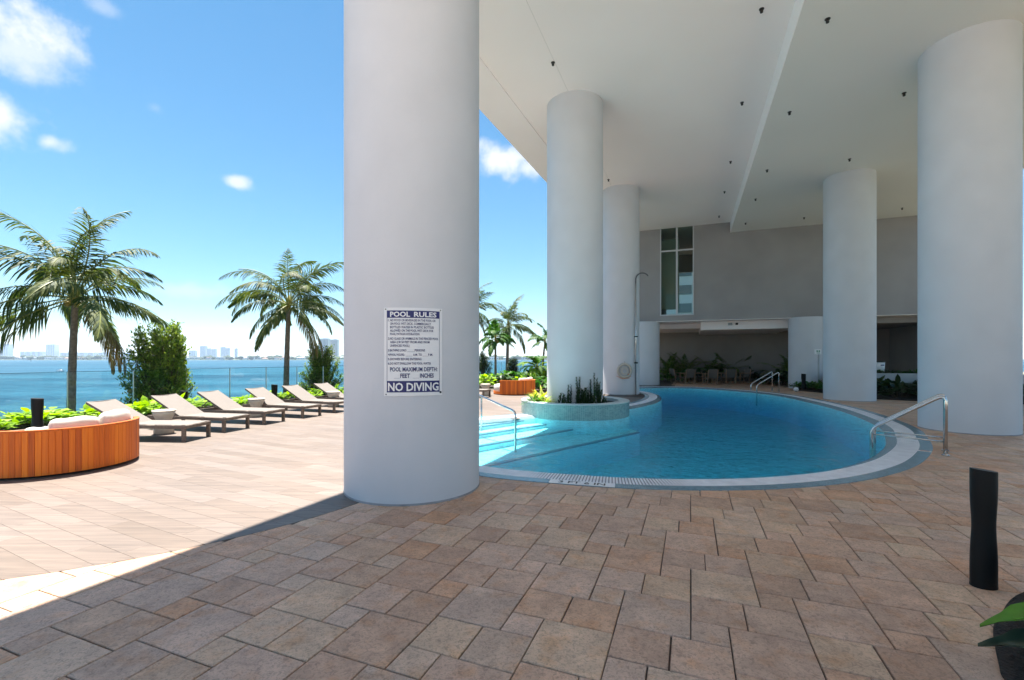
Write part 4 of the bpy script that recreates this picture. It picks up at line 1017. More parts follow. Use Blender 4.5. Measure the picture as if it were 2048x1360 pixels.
# ------------------------------------------------------------------ plants
def leafstrip(mb, base, d, up, L, Wd, droop=.3, segs=3, fold=0.):
    d = d.normalized(); sd = d.cross(up)
    if sd.length < 1e-3: sd = d.orthogonal()
    sd.normalize(); vs = []; p = Vector(base); dd = d.copy()
    prof = {2: (.25, 1., 0.02), 3: (.35, 1., .8, .02), 4: (.3, .85, 1., .65, .02), 1: (1, .05)}[segs]
    for i in range(segs + 1):
        w = Wd * prof[i] / 2
        vs += [p - sd * w, p + sd * w]
        dd = (dd + Vector((0, 0, -droop / segs))).normalized(); p = p + dd * L / segs
    mb.add(vs, [(2 * i, 2 * i + 1, 2 * i + 3, 2 * i + 2) for i in range(segs)])
def frond_mesh(name, L, pitch, droop, nl, ll, lw, hang, m, seed, curl=0., base_bare=.2):
    rg = random.Random(seed); mb = MB(); pts = []; p = Vector((0, 0, 0)); S = 20
    tw = rg.uniform(-.3, .3)
    for i in range(S + 1):
        u = i / S; a = pitch - droop * u ** 1.25
        pts.append((p.copy(), a)); yaw = curl * u
        p = p + Vector((math.cos(a) * math.cos(yaw), math.cos(a) * math.sin(yaw), math.sin(a))) * (L / S)
    for i in range(nl):
        u = base_bare + (1 - base_bare) * (i + rg.random() * .6) / nl; k = min(S - 1, int(u * S)); f = u * S - k
        P = pts[k][0].lerp(pts[k + 1][0], f); T = (pts[k + 1][0] - pts[k][0]).normalized()
        side = T.cross(Vector((0, 0, 1)))
        if side.length < .05: side = Vector((0, 1, 0))
        side.normalize(); upv = side.cross(T)
        l = ll * (math.sin(math.pi * min(1, .18 + .82 * u) ** .75) ** .6 + .12) * rg.uniform(.85, 1.1)
        for s in (-1, 1):
            if rg.random() < .04: continue
            d = side * s * (1 - .45 * u) + T * (.45 + .9 * u) + upv * rg.uniform(.0, .35)
            leafstrip(mb, P, d, upv, l, lw * rg.uniform(.8, 1.2), droop=hang * rg.uniform(.6, 1.3), segs=3)
    n0 = len(mb.f)
    mb.tube([q[0] for q in pts], [.018 * (L / 2.5) * (1 - .8 * i / S) + .003 for i in range(S + 1)], 5, cap=False)
    me = mb.mesh(name, m)
    me.materials.append(M_rachis)
    for i in range(n0, len(me.polygons)): me.polygons[i].material_index = 1
    return me
M_rachis = mat('palm_rachis', (.22, .24, .06), .5)
def palm(name, loc, crown_z, lean, nf, L, seed, label, ll=.62, lw=.045, r0=.13, cat='palm tree', dry=3, coco=6, leafm=None, group=None, hang=1.0):
    rg = random.Random(seed); t = thing(name, label, cat, tuple(loc), 0, group); leafm = leafm or L_palm
    H = crown_z - loc[2]; pts = []; rad = []
    for i in range(25):
        u = i / 24; pts.append((lean[0] * u ** 1.5, lean[1] * u ** 1.5, H * u)); rad.append(r0 * (1.25 - .45 * u + .35 * math.exp(-u * 9)) * (1 + .05 * (i % 2)))
    m_ = MB(); m_.tube(pts, rad, 12); m_.build('trunk', M_trunk, t, smooth=True)
    top = Vector((lean[0], lean[1], H))
    variants = [frond_mesh('frond', L, R(pi_), R(dr), 46, ll, lw, hang * hg, leafm, seed * 10 + k, curl=cu) for k, (pi_, dr, hg, cu) in enumerate(((84, 80, 1.0, .4), (68, 112, 1.1, -.5), (52, 112, 1.2, .4), (34, 100, 1.4, -.35), (14, 85, 1.5, .3), (-10, 66, 1.4, -.2)))]
    dryv = frond_mesh('frond', L * .9, R(-25), R(60), 40, ll * .8, lw * .8, hang * 1.4, L_palmdry, seed * 10 + 9)
    for i in range(nf):
        u = i / (nf - 1); k = min(5, int(u * 6)); az_ = i * 2.39996 + rg.uniform(-.25, .25)
        o_ = link('frond', variants[k], t, top + Vector((math.cos(az_), math.sin(az_), 0)) * .05 + Vector((0, 0, .12 * (1 - u)))); s = rg.uniform(.72, 1.18)
        o_.rotation_euler = (rg.uniform(-.5, .5), rg.uniform(-.28, .28), az_); o_.scale = (s, s, s)
    for i in range(dry):
        az_ = rg.uniform(0, 6.28); o_ = link('frond', dryv, t, top - Vector((0, 0, .05))); o_.rotation_euler = (0, rg.uniform(-.1, .2), az_); o_['label'] = 'dry yellow-brown frond hanging low'
    for i in range(coco):
        az_ = rg.uniform(0, 6.28); m_ = MB(); m_.lathe([(.01, -.1), (.07, -.06), (.09, 0), (.07, .06), (.01, .1)], n=10, c=tuple(top + Vector((math.cos(az_) * .17, math.sin(az_) * .17, -.12 + rg.uniform(-.08, .05))))); m_.build('coconut', M_coconut, t, smooth=True)
    m_ = MB(); m_.tube([top - Vector((0, 0, .25)), top + Vector((0, 0, .1)), top + Vector((0, 0, .45))], [r0 * .8, r0 * .95, .03], 10); m_.build('crownshaft', M_coconut, t, smooth=True)
    return t
palm('coconut_palm', Vector((-13.1, 13.5, -1)), 3.3, (.15, 0), 30, 3.0, 11, 'large coconut palm behind the glass at far left', ll=.66, lw=.045, r0=.092, dry=4, hang=1.1)
palm('coconut_palm', Vector((-9.45, 19.0, -1)), 3.75, (.08, .1), 28, 2.95, 8, 'coconut palm in the middle of the loungers, just left of the sign column', ll=.62, lw=.045, r0=.10, dry=4, hang=1.1)
palm('coconut_palm', Vector((-3.3, 37, -1)), 5.3, (-.1, 0), 24, 3.0, 21, 'far palm half hidden by the right side of the sign column', ll=.6, dry=3)
palm('coconut_palm', at(1014, 39, -1), 4.3, (.1, 0), 22, 2.7, 23, 'far dark-fronded palm, tallest between the two nearer columns', ll=.6, dry=0, coco=0)
palm('christmas_palm', at(991, 30, 0), 2.75, (0, 0), 16, 1.35, 31, 'small bright palm with a slim grey trunk between the two nearer columns', ll=.42, lw=.06, r0=.07, dry=0, coco=2, leafm=L_mid, hang=.8)
palm('christmas_palm', at(1084, 32, 0), 2.6, (.2, 0), 12, 1.5, 33, 'small palm just showing left of the planter column', ll=.42, lw=.06, r0=.07, dry=0, coco=0, leafm=L_mid, hang=.8)

def shrub(name, loc, rx, ry, h, nleaf, label, lm, seed, ls=.085, cat='shrub', group=None, z0=-.6, cone=.5):
    rg = random.Random(seed); t = thing(name, label, cat, tuple(loc), 0, group); fo = MB(); st_ = MB()
    nb = max(20, nleaf // 55)
    for b in range(nb):
        az_ = rg.uniform(0, 6.28); u = rg.random() ** .7; zz = z0 + (h - z0) * (.08 + .92 * u)
        f = (1 - cone * max(0, u - .35) / .65 * 1.3) * (.75 + .25 * math.sin(az_ * 3 + seed)); rr = rg.uniform(.55, 1.0) * max(.12, f)
        tip = Vector((math.cos(az_) * rx * rr, math.sin(az_) * ry * rr, zz)); tip += Vector((0, 0, rg.uniform(0, .15)))
        root = Vector((tip.x * .15, tip.y * .15, z0 + (zz - z0) * .35)); dr = (tip - root).normalized()
        st_.tube([root, (root + tip) / 2 + Vector((0, 0, -.04)), tip], [.02, .012, .004], 4, cap=False)
        for k in range(55):
            s = 1 - rg.random() ** 1.5 * .55; p = root.lerp(tip, s) + Vector((rg.gauss(0, .05), rg.gauss(0, .05), rg.gauss(0, .05)))
            d = dr * .5 + Vector((rg.uniform(-1, 1), rg.uniform(-1, 1), rg.uniform(-.2, 1.1)))
            leafstrip(fo, p, d, Vector((rg.uniform(-.5, .5), rg.uniform(-.5, .5), 1)), ls * rg.uniform(.7, 1.25), ls * .5, droop=.2, segs=2)
    st_.build('branches', M_stem, t); fo.build('foliage', lm, t)
    return t
shrub('clusia_bush', Vector((-10.5, 13.7, 0)), 1.2, 1.0, 2.45, 19000, 'big rounded green bush behind the glass between the two coconut palms', L_shrub, 3, ls=.1, z0=-.8, cone=.3)
shrub('clusia_bush', Vector((-8.7, 20.8, 0)), 1.25, 1.0, 2.0, 14000, 'smaller green bush behind the glass, against the sign column', L_shrub, 8, z0=-.8, cone=.4)
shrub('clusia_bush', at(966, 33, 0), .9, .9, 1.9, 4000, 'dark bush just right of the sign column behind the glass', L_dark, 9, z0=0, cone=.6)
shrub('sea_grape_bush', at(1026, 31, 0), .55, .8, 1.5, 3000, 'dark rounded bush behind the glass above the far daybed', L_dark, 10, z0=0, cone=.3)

def clump(name, h, n, ll, lw, lm, seed, spread=.35, up=.9, droop=.8, cat='plant', stem=True):
    rg = random.Random(seed); t = thing(name, 'x', cat, (0, 0, 0)); fo = MB(); stm = MB()
    for i in range(n):
        az_ = rg.uniform(0, 6.28); r_ = spread * math.sqrt(rg.random()); hh = h * rg.uniform(.35, 1) * (1 - .45 * (r_ / spread) ** 2)
        b = Vector((math.cos(az_) * r_, math.sin(az_) * r_, hh)); d = Vector((math.cos(az_) * .8 + rg.uniform(-.6, .6), math.sin(az_) * .8 + rg.uniform(-.6, .6), up * rg.uniform(.2, 1)))
        leafstrip(fo, b, d, Vector((0, 0, 1)), ll * rg.uniform(.7, 1.2), lw * rg.uniform(.8, 1.2), droop=droop, segs=3)
        if stem and i % 3 == 0: stm.tube([(b.x * .4, b.y * .4, 0), b], .005, 3, cap=False)
    fo.build('leaves', lm, t)
    if stem: stm.build('stems', M_stem, t)
    return t
lowp = [clump('leafy_plant', .34, 110, .2, .14, L_bright, 40 + k, spread=.46) for k in range(3)]
for p_ in lowp:
    tag(p_, 'bright green broad-leaved plant in the kerbed strip behind the loungers', 'plant', 'bright low plants in front of the glass')
used = [False] * 3; rg = random.Random(77); cnt = 0
for i in range(78):
    a = 1.5 + i * .52 + rg.uniform(-.12, .12); b = -12.75 - rg.uniform(0, .75)
    if a > 42: break
    p = ab(a, b, .05); s = rg.uniform(.72, 1.15) * (1.25 if 8 < a < 9.5 else 1)
    k = rg.randrange(3)
    if not (-1.25 < p.x / max(p.y, .1) < -.35 or -.09 < p.x / p.y < .1): continue
    if not used[k]: used[k] = True; lowp[k].location = p; lowp[k].scale = (s, s, s)
    else: dup(lowp[k], p, rg.uniform(0, 6.28), None, s)
for k in range(3):
    if not used[k]: lowp[k].location = ab(40 + k, -13, .05)
# plants of the gap between the two nearer columns
def place(o, loc, label, s=1): o.location = loc; o['label'] = label; o.scale = (s, s, s); return o
py_ = thing('pygmy_date_palm', 'fluffy pale-green pygmy palm on a short brown trunk beside the planter column', 'palm tree', tuple(at(1074, 24, 0)))
m_ = MB(); m_.tube([(0, 0, 0), (.05, 0, .5), (0, 0, 1.0)], [.14, .11, .13], 10); m_.build('trunk', M_trunk, py_, smooth=True)
vv = [frond_mesh('frond', 1.25, R(pi_), R(100), 40, .26, .03, .6, L_bright if k % 2 else L_mid, 60 + k, curl=.2) for k, pi_ in enumerate((75, 50, 30, 10))]
for i in range(34):
    o_ = link('frond', vv[i % 4], py_, (0, 0, 1.0)); o_.rotation_euler = (0, 0, i * 2.4); 
gplants = [(1045, 25, L_bright, 1.1, 'bright yellow-green plant behind the cushions of the far daybed'), (1018, 26, L_mid, 1.5, 'dark-leaved plant behind the far daybed'), (992, 27, L_mid, 1.3, 'green plant left behind the far daybed'), (968, 24, L_bright, 1.3, 'bright plant by the far pedestal table'),
           (1004, 24.5, L_dark, 1.2, 'dark broad plant behind the seat of the far daybed'), (1089, 21.5, L_mid, 1.5, 'green plant at the foot of the planter column, behind'), (1058, 27, L_mid, 1.6, 'tall green plant right behind the far daybed'), (1086, 24, L_mid, 1.8, 'large green plant beside the pygmy palm')]
for i, (px, D, lm, s, lab) in enumerate(gplants): place(clump('leafy_plant', .5, 120, .28, .15, lm, 90 + i, spread=.5), at(px, D, .0), lab, s)

# planter plants: spiky dark spurges on the right, pale bromeliads on the left
def spurge(loc, h, label, seed):
    rg = random.Random(seed); t = thing('spiky_succulent', label, 'plant', tuple(loc), 0, 'dark spiky plants in the round planter'); fo = MB(); sm = MB()
    for k in range(rg.randint(3, 5)):
        az_ = rg.uniform(0, 6.28); le_ = rg.uniform(.0, .22); hh = h * rg.uniform(.5, 1) if k else h
        tip = Vector((math.cos(az_) * le_, math.sin(az_) * le_, hh)); root = Vector((math.cos(az_) * .05, math.sin(az_) * .05, 0))
        sm.tube([root, root.lerp(tip, .5) + Vector((math.cos(az_) * .03, 0, 0)), tip], [.018, .014, .005], 6)
        nn = int(hh / .016)
        for j in range(nn):
            u = j / nn; p = root.lerp(tip, u); a2 = j * 2.4; l = .10 * (1 - .65 * u) + .02
            leafstrip(fo, p, Vector((math.cos(a2), math.sin(a2), .9)), Vector((0, 0, 1)), l, .03, droop=.1, segs=2)
    sm.build('stems', L_dark, t); fo.build('leaves', L_dark, t)
sp_ = [(1112, .30, .30), (1127, .36, .28), (1140, .48, .48), (1152, .40, .66), (1162, .50, .42), (1172, .33, .40), (1182, .45, .62), (1192, .50, .74), (1200, .42, .50), (1209, .30, .26), (1156, .2, .40), (1178, .15, .35)]
sl = ['shortest', 'low', 'slender', 'tall-tipped', 'bushy', 'short', 'upright', 'tallest', 'dense', 'rightmost low', 'front', 'front right']
for i, (px, dd, h) in enumerate(sp_):
    depth = 12.30 - .12 * math.cos((px - 1150) / 50) + .03 * i % .1
    spurge(at(px, depth, .27), h * 1.18, 'dark spiky succulent in the round planter, ' + ['far left of the cluster, very low', 'second from the left, low', 'third from the left, with a thin tip', 'with a tall central spike left of the middle', 'bushy one at the middle', 'short one right of the middle', 'upright one before the column edge', 'tall spike near the column edge', 'dense one under the column edge', 'last one on the right, low', 'in front at the middle, small', 'in front at the right, small'][i], 200 + i)
for i, (px, D, s, lab) in enumerate([(1068, 12.55, .9, 'sunlit green plant at the left rim of the round planter'), (1078, 12.9, 1.1, 'yellow-green strappy plant leaning out of the round planter'), (1088, 12.5, .8, 'low green plant in the round planter against the column'), (1086, 13.4, 1.2, 'pale variegated plant behind the others in the round planter')]):
    c_ = clump('strappy_plant', .16, 46, .34, .055, (L_mid, L_yellow, L_bright, L_yellow)[i], 300 + i, spread=.14, up=1.4, droop=.9, stem=False); place(c_, at(px, D, .27), lab, s)

# ------------------------------------------------------------------ shower and life ring on the third column
c3p = Vector((4.73, 19.85, 0)); dcam = (Vector((0, 0, 0)) - c3p).normalized()
def onc3(px, z, out=.0):
    an0 = math.atan((px - 1024) / 910); dirv = Vector((math.sin(an0), math.cos(an0), 0)); b_ = dirv.dot(c3p); cc = c3p.length_squared - (CR_ + out) ** 2
    tt = b_ - math.sqrt(max(0, b_ * b_ - cc)); p = dirv * tt; p.z = z; return p
sp0 = onc3(1271.5, 0, .06)
t = thing('outdoor_shower', 'tall thin steel shower pole with a curved arm beside the life-ring column', 'shower', tuple(sp0))
rt = Vector((.93, -.1, 0)).normalized()
pth = [Vector((0, 0, .02)), Vector((0, 0, 4.7))]
m_ = MB(); m_.tube(pth, .024, 8); m_.build('pole', M_steel, t, smooth=True)
ar = [Vector((0, 0, 4.7))] + [rt * (.27 * (1 - math.cos(a))) + Vector((0, 0, 4.85 + .27 * math.sin(a))) for a in [i * R(150) / 12 for i in range(13)]]
m_ = MB(); m_.tube(ar, .026, 8); m_.build('curved_arm', mat('dark_steel', (.12, .12, .13), .3, metal=.8), t, smooth=True)
for z in (1.35, 2.45): m_ = MB(); m_.tube([Vector((-.06, 0, z)), Vector((.08, 0, z))], .03, 8); m_.build('bracket', M_black, t)
m_ = MB(); m_.lathe([(.07, 0), (.07, .015), (.03, .03)], n=16); m_.build('base_flange', M_steel, t)
rc = onc3(1249, 1.02, .03); nrm = (rc - c3p); nrm.z = 0; nrm.normalize(); tv = Vector((-nrm.y, nrm.x, 0))
t = thing('life_ring', 'cream life ring with rope hung low on the white column', 'life ring', tuple(rc))
def torus(mb, R0, r0, c=Vector((0, 0, 0)), n=32, m=10, a0=0, a1=2 * math.pi):
    pts = [c + tv * R0 * math.cos(a0 + (a1 - a0) * i / n) + Vector((0, 0, R0 * math.sin(a0 + (a1 - a0) * i / n))) for i in range(n + 1)]
    mb.tube(pts, r0, m, cap=False)
m_ = MB(); torus(m_, .27, .055); m_.build('ring', mat('ring_cream', (.50, .45, .38), .6), t, smooth=True)
m_ = MB(); torus(m_, .15, .018, Vector((0, 0, .0)) + nrm * .03); torus(m_, .11, .018, nrm * .05 + Vector((0, 0, -.02))); m_.build('coiled_rope', M_cush, t, smooth=True)
for k in range(4):
    a = math.pi / 4 + k * math.pi / 2; c_ = tv * .27 * math.cos(a) + Vector((0, 0, .27 * math.sin(a))); m_ = MB(); m_.box(c_, (.06, .115, .115), math.atan2(nrm.y, nrm.x)); m_.build('reflective_band', M_rubber if k == 3 else M_planterwall, t)
m_ = MB(); m_.tube([Vector((0, 0, .38)) - nrm * .02, Vector((0, 0, .36)) + nrm * .08], .015, 6); m_.tube([Vector((0, 0, .36)) + nrm * .06, Vector((0, 0, .28)) + nrm * .06], .01, 6); m_.build('hook', M_steel, t)
m_ = MB(); m_.tube([tv * -.34 + Vector((0, 0, -.22)), tv * -.1 + Vector((0, 0, -.33)) + nrm * .05, tv * .2 + Vector((0, 0, -.30)) + nrm * .05], .012, 6); m_.build('loose_rope', M_rubber, t)

# ------------------------------------------------------------------ chairs, palms and planting under the upper storey
def chair_proto():
    t = thing('armchair', 'x', 'chair', (0, 0, 0), group='dark sling armchairs under the upper storey')
    for sx_ in (-1, 1):
        m_ = MB(); m_.bar((sx_ * .29, -.28, 0), (sx_ * .29, -.25, .62), .045, .045); m_.build('leg', M_chairframe, t)
        m_ = MB(); m_.bar((sx_ * .29, .30, 0), (sx_ * .29, .42, .86), .045, .045); m_.build('leg', M_chairframe, t)
        m_ = MB(); m_.bar((sx_ * .29, -.3, .62), (sx_ * .29, .4, .64), .06, .03); m_.build('armrest', M_chairframe, t)
    m_ = MB(); m_.box((0, 0, .38), (.54, .58, .03)); m_.build('seat', M_chair, t)
    m_ = MB(); m_.bar((0, .27, .36), (0, .44, .9), .54, .025); m_.build('backrest', M_chair, t)
    m_ = MB(); m_.box((0, -.27, .35), (.54, .03, .06)); m_.box((0, .31, .06), (.54, .03, .04)); m_.build('stretcher', M_chairframe, t)
    return t
ch = chair_proto(); C6 = [(1356, 28.3, 100, 'leftmost armchair, turned sideways, under the upper storey'), (1374, 27.6, 190, 'armchair with its back to the pool, first from the left'), (1399, 27.8, 80, 'armchair turned sideways between the first two chair backs'),
      (1419, 26.9, 185, 'armchair with its back to the pool, middle of the three'), (1438, 27.6, 260, 'armchair turned sideways right of the middle chair back'), (1456, 27.4, 180, 'armchair with its back to the pool, last on the right'), (1483, 27.8, 275, 'rightmost armchair, turned sideways')]
for i, (px, D, rz, lab) in enumerate(C6):
    if i == 0: ch.location = at(px, D); ch.rotation_euler = (0, 0, R(rz)); ch['label'] = lab
    else: dup(ch, at(px, D), R(rz), lab)
def areca(loc, h, nf, label, seed, lm=L_palmdark):
    rg = random.Random(seed); t = thing('areca_palm', label, 'palm tree', tuple(loc))
    v = [frond_mesh('frond', h * .95, R(pi_), R(dr), 30, .42, .045, .7, lm, seed * 7 + k, curl=.15) for k, (pi_, dr) in enumerate(((84, 60), (72, 85), (60, 100)))]
    for i in range(nf):
        o_ = link('frond', v[i % 3], t, (rg.uniform(-.2, .2), rg.uniform(-.2, .2), 0)); s = rg.uniform(.75, 1.1); o_.scale = (s,) * 3; o_.rotation_euler = (0, 0, rg.uniform(0, 6.28))
areca(at(1338, 31.0), 2.3, 16, 'green areca palm against the dark wall beside the short left column', 51)
areca(at(1368, 31.5), 2.5, 18, 'green areca palm behind the leftmost armchairs', 52)
areca(at(1425, 31), 2.2, 16, 'dark areca palm behind the middle armchair', 53)
areca(at(1455, 31), 2.6, 18, 'tall dark areca palm behind the right armchairs', 54)
areca(at(1488, 31), 2.4, 16, 'dark areca palm with a leaf sticking out beyond the armchairs', 55)
areca(at(1583, 27.2), 2.5, 14, 'dim areca palm beside the short right column', 56)
for i, (px, D, s, lab) in enumerate([(1333, 29, 1.5, 'leafy plant at the foot of the short left column'), (1352, 30, 1.4, 'leafy plant behind the leftmost armchair'), (1395, 30, 1.4, 'low dark plant between the first armchairs'), (1440, 30, 1.5, 'low dark plant behind the middle armchairs'), (1500, 29.5, 1.5, 'low dark plant right of the armchairs'),
                                     (1560, 26.5, 1.5, 'low dark plant left of the dim areca palm'), (1582, 25.5, 1.5, 'low dark plant in front of the dim areca palm'), (1540, 27.5, 1.3, 'low dark plant behind the far pool handrail')]):
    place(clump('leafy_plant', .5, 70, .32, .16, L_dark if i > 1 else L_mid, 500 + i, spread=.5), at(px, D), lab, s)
# small bed with glass before the short right column
mb = MB(); bp_ = [at(1592, 21.7), at(1616, 21.0), at(1700, 18.6), at(1700, 24), at(1592, 24.2)]; n = len(bp_)
mb.add([(p.x, p.y, .0) for p in bp_] + [(p.x, p.y, .06) for p in bp_], [tuple(range(n, 2 * n))] + [(i, (i + 1) % n, n + (i + 1) % n, n + i) for i in range(n)]); o = mb.build('side_bed', M_soil); tag(o, kind='structure')
k = 0
for (px, D) in ((1597, 22.2), (1610, 22.0), (1622, 21.6), (1634, 21.3), (1645, 21), (1604, 22.8), (1618, 22.6), (1630, 22.2), (1642, 22.0), (1656, 20.5)):
    c_ = clump('leafy_plant', .34, 80, .2, .1, L_mid, 600 + k, spread=.35); k += 1
    place(c_, at(px, D, .05), 'low green plant in the small bed before the short right column', 1.0); c_['group'] = 'low plants in the small bed'
gl = thing('glass_screen', 'low frameless glass screen before the short right column', 'glass screen', tuple(at(1592, 24.6)))
for i in range(3):
    m_ = MB(); m_.box((0, 0, .6), (1.1, .014, 1.2)); q = m_.build('glass_panel', M_glass, gl); q.location = (.55 + i * 1.13, -.1 * i, 0)
t = thing('pool_sign', 'small white sign with green print on a thin grey post', 'sign', tuple(at(1637, 21.9)))
m_ = MB(); m_.tube([(0, 0, 0), (0, 0, 1.75)], .035, 8); m_.build('post', M_planterwall, t, smooth=True)
m_ = MB(); m_.box((-.06, -.04, 1.85), (.32, .02, .24)); m_.build('board', M_white, t)
m_ = MB(); m_.box((-.10, -.052, 1.88), (.07, .004, .07)); m_.box((.0, -.052, 1.88), (.07, .004, .07)); m_.box((-.05, -.052, 1.79), (.16, .004, .03)); m_.build('print', M_green, t)
t = thing('grab_rail', 'thin grey hooped rail beside the small sign post', 'rail', tuple(at(1622, 23)))
m_ = MB(); m_.tube(bentpath([(0, 0, 0), (0, 0, .85), (.42, 0, .85), (.42, 0, 0)], .06), .02, 8); m_.build('tube', M_rail, t, smooth=True)
t = thing('garden_ball_light', 'small white ball light at the corner of the small bed', 'light', tuple(at(1592, 21.0)))
m_ = MB(); m_.lathe([(.01, .0), (.08, .03), (.11, .10), (.08, .18), (.01, .21)], n=16); m_.build('globe', M_white, t, smooth=True)
m_ = MB(); m_.lathe([(.05, 0), (.05, .03)], n=12); m_.build('foot', M_black, t)
# right bed, planter wall, tub
pw = thing('planter_wall', 'pale planter wall topped by a low hedge between the two right columns', 'planter', tuple(ab(24.6, 6.6)))
ow = ab(24.6, 6.6)
m_ = MB(); abox(m_, 24.5, 24.75, 6.4, 12.5, 0, .88, ow); m_.build('wall', M_planterwall, pw)
m_ = MB(); abox(m_, 24.75, 26.9, 6.4, 12.5, 0, .8, ow); m_.build('soil', M_soil, pw)
mb = MB(); bb = [(20.9, 6.3), (20.3, 8.6), (20.5, 12), (24.5, 12.5), (24.5, 6.3)]; prism(mb, bb[::-1], 0, .05, Vector()); o = mb.build('dark_bed', M_soil); tag(o, kind='structure')
rg = random.Random(5)
for i in range(22):
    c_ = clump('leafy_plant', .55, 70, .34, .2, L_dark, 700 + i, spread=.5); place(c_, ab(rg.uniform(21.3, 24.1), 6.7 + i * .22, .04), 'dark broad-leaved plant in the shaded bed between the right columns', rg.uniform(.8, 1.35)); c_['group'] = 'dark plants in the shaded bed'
for i in range(14):
    c_ = clump('hedge_plant', .22, 110, .12, .06, L_dark if i % 2 else L_mid, 740 + i, spread=.32); place(c_, ab(25.0 + rg.uniform(-.1, .3), 6.7 + i * .33, .8), 'low hedge plant on top of the pale planter wall', rg.uniform(.8, 1.2)); c_['group'] = 'hedge plants on the planter wall'
t = thing('paint_tub', 'white tub with a black lid on the planter beside the right column', 'tub', tuple(at(1759, 21.1, .88)))
m_ = MB(); m_.lathe([(.17, 0), (.19, .25), (.2, .48)], n=24); m_.build('body', M_white, t, smooth=True)
m_ = MB(); m_.lathe([(.215, .47), (.215, .53)], n=24); m_.build('lid', M_lid, t)
m_ = MB(); m_.box((-.02, -.19, .34), (.14, .03, .05)); m_.build('label_patch', M_ink, t)

# ------------------------------------------------------------------ planting bed at the lower right corner
EP = [Vector((2.2, 1.55, 0)), Vector((2.25, 1.95, 0)), Vector((2.37, 2.19, 0)), Vector((2.46, 2.30, 0)), Vector((2.717, 2.57, 0)), Vector((2.89, 2.70, 0)), Vector((3.37, 2.995, 0)), Vector((4.2, 3.2, 0)), Vector((5.2, 3.1, 0))]
ee = spline(EP, 6, closed=False); poly = ee + [Vector((5.2, .8, 0)), Vector((2.2, .8, 0))]; n = len(poly)
mb = MB(); mb.add([(p.x, p.y, .012) for p in poly] + [(p.x, p.y, -.03) for p in poly], [tuple(range(n))] + [(i, n + i, n + (i + 1) % n, (i + 1) % n) for i in range(n)]); o = mb.build('corner_bed', M_soil); tag(o, kind='structure')
mm = MB(); rg = random.Random(9)
for i in range(5200):
    x, y = rg.uniform(2.2, 4.6), rg.uniform(1.2, 3.2)
    if not inpoly((x, y), poly) or nearest((x, y), ee)[1] < .06: continue
    a = rg.uniform(0, 3.14); l = rg.uniform(.008, .022); w = l * .35; d = Vector((math.cos(a), math.sin(a), rg.uniform(-.4, .4))) * l; s_ = Vector((-math.sin(a), math.cos(a), 0)) * w; c = Vector((x, y, .018 + rg.random() * .015))
    mm.add([c - d - s_, c + d - s_, c + d + s_, c - d + s_], [(0, 1, 2, 3)])
o = mm.build('bark_chips', M_soil); tag(o, 'dark bark mulch in the lower right corner bed', 'mulch', kind='stuff')
def bigleaf(name, base, tip, wd, m, label, sag=.05, seed=0):
    t = thing(name, label, 'plant', (base.x, base.y, 0)); m_ = MB(); vs = []; S = 12; D = tip - base; sd = D.cross(Vector((0, 0, 1))).normalized(); up = sd.cross(D).normalized()
    for i in range(S + 1):
        u = i / S; w = wd * math.sin(math.pi * min(1, u * .93 + .07)) ** .75 * (1 - .25 * u) / 2 if i < S else .001
        p = base.lerp(tip, u) + Vector((0, 0, sag * math.sin(math.pi * u)))
        for j in range(-2, 3): vs.append(p + sd * w * j / 2 + Vector((0, 0, 1)) * (abs(j) * w * .22) + Vector((0, 0, .008 * math.sin(u * 25 + j))) - Vector((t.location)))
    m_.add(vs, [(i * 5 + j, i * 5 + j + 1, i * 5 + 6 + j, i * 5 + 5 + j) for i in range(S) for j in range(4)]); m_.build('blade', m, t, smooth=True)
    m_ = MB(); m_.tube([Vector((base.x, base.y, 0)) - Vector(t.location) + Vector((.05, .02, 0)), base - Vector(t.location)], .012, 6); m_.build('stalk', L_mid, t)
bigleaf('broadleaf_plant', Vector((2.95, 2.1, .34)), Vector((2.21, 2.15, .285)), .17, mat('glossy_green_leaf', (.06, .20, .01), .25, var=.4, scale=9), 'single bright green pointed leaf at the lower right corner', .05)
bigleaf('broadleaf_plant', Vector((2.9, 1.95, .19)), Vector((2.19, 2.14, .20)), .24, mat('glossy_dark_leaf', (.025, .05, .03), .3, var=.4, scale=9), 'dark grey-green wavy leaf below the bright one at the lower right corner', .04)
bigleaf('broadleaf_plant', Vector((2.8, 1.9, .1)), Vector((2.32, 1.98, .05)), .2, MATS['glossy_dark_leaf'], 'low dark leaf over the mulch at the bottom right corner', .03)
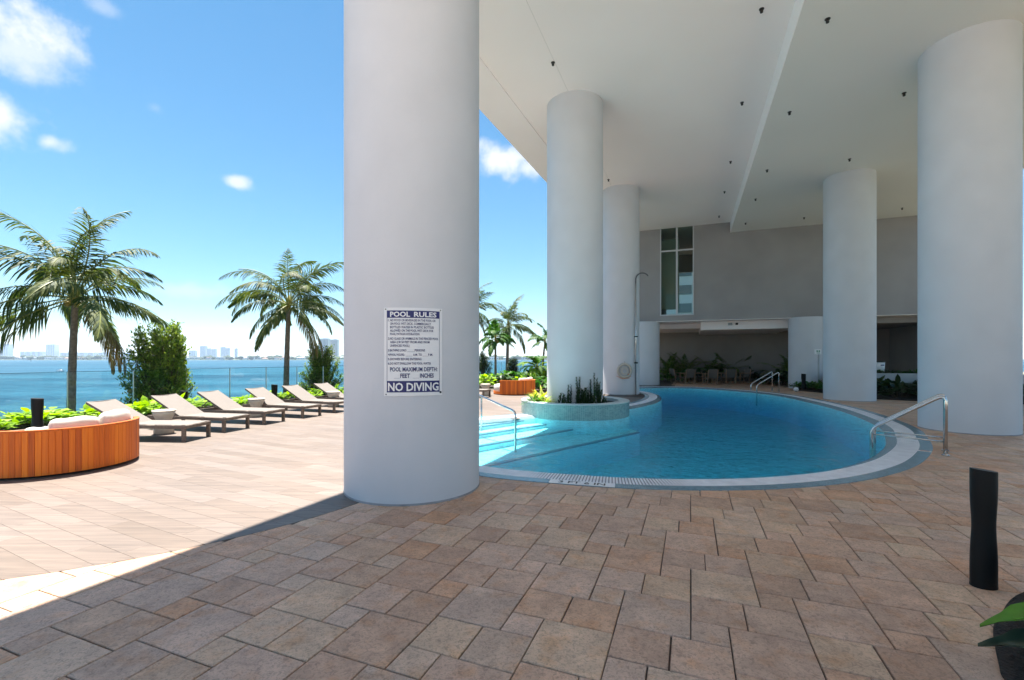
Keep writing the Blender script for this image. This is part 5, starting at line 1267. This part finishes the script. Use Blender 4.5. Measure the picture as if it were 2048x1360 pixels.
for i, (x, y, s) in enumerate(((3.35, 2.35, .9), (3.9, 2.6, 1.1), (3.2, 1.9, .8))):
    c_ = clump('leafy_plant', .4, 40, .3, .15, L_dark, 800 + i, spread=.25, up=.9); place(c_, Vector((x + .25, y, .01)), ['dark plant at the right edge above the bright leaf', 'dark plant at the right edge of the corner bed', 'dark plant in the bottom right corner'][i], s)

# ------------------------------------------------------------------ depth marking on the coping
t = thing('depth_marking', '3 FT 6 IN depth marking printed on the near pool edge', 'marking', tuple(gp(1170, 971, .008)))
i0, _ = nearest(gp(1172, 971), OUT); c_ = OUT[i0] + NOR[i0] * .085; t.location = (c_.x, c_.y, .0095); tg = (OUT[i0 + 1] - OUT[i0 - 1]).normalized(); t.rotation_euler = (0, 0, math.atan2(tg.y, tg.x))
m_ = MB(); m_.box((0, 0, 0), (.80, .165, .003)); m_.build('marking_tile', M_white, t)
vs, fs = text_mesh('3 FT 6 IN', .13, .002, 'CENTER', 1.0); m_ = MB(); m_.add([(v.x * 1.15, v.y - .045, .003) for v in vs], fs); m_.build('lettering', M_black, t)
i1, _ = nearest(Vector((6.86, 7.5, 0)), OUT); c_ = OUT[i1] + NOR[i1] * .085; t = thing('depth_marking', 'small white tile with a dark mark on the outer band by the near handrail', 'marking', (c_.x, c_.y, .0095)); tg = (OUT[i1 + 1] - OUT[i1 - 1]).normalized(); t.rotation_euler = (0, 0, math.atan2(tg.y, tg.x))
m_ = MB(); m_.box((0, 0, 0), (.10, .165, .003)); m_.build('marking_tile', M_white, t); m_ = MB(); m_.box((0, 0, .003), (.03, .12, .003)); m_.build('mark', M_rubber, t)
print('objects', len(bpy.data.objects))

# ------------------------------------------------------------------ sea air
mh = bpy.data.materials.new('sea_air'); mh.use_nodes = True; nt = mh.node_tree; nt.nodes.remove(nt.nodes['Principled BSDF'])
pv = N(nt, 'ShaderNodeVolumePrincipled'); pv.inputs['Color'].default_value = (.72, .84, 1, 1); pv.inputs['Density'].default_value = .00014; pv.inputs['Anisotropy'].default_value = .2
nt.links.new(pv.outputs[0], nt.nodes['Material Output'].inputs['Volume'])
mb = MB(); mb.box((-750, 2300, 45), (9700, 5900, 110)); hz = mb.build('haze', mh); tag(hz, kind='stuff')
sc.cycles.volume_bounces = 1
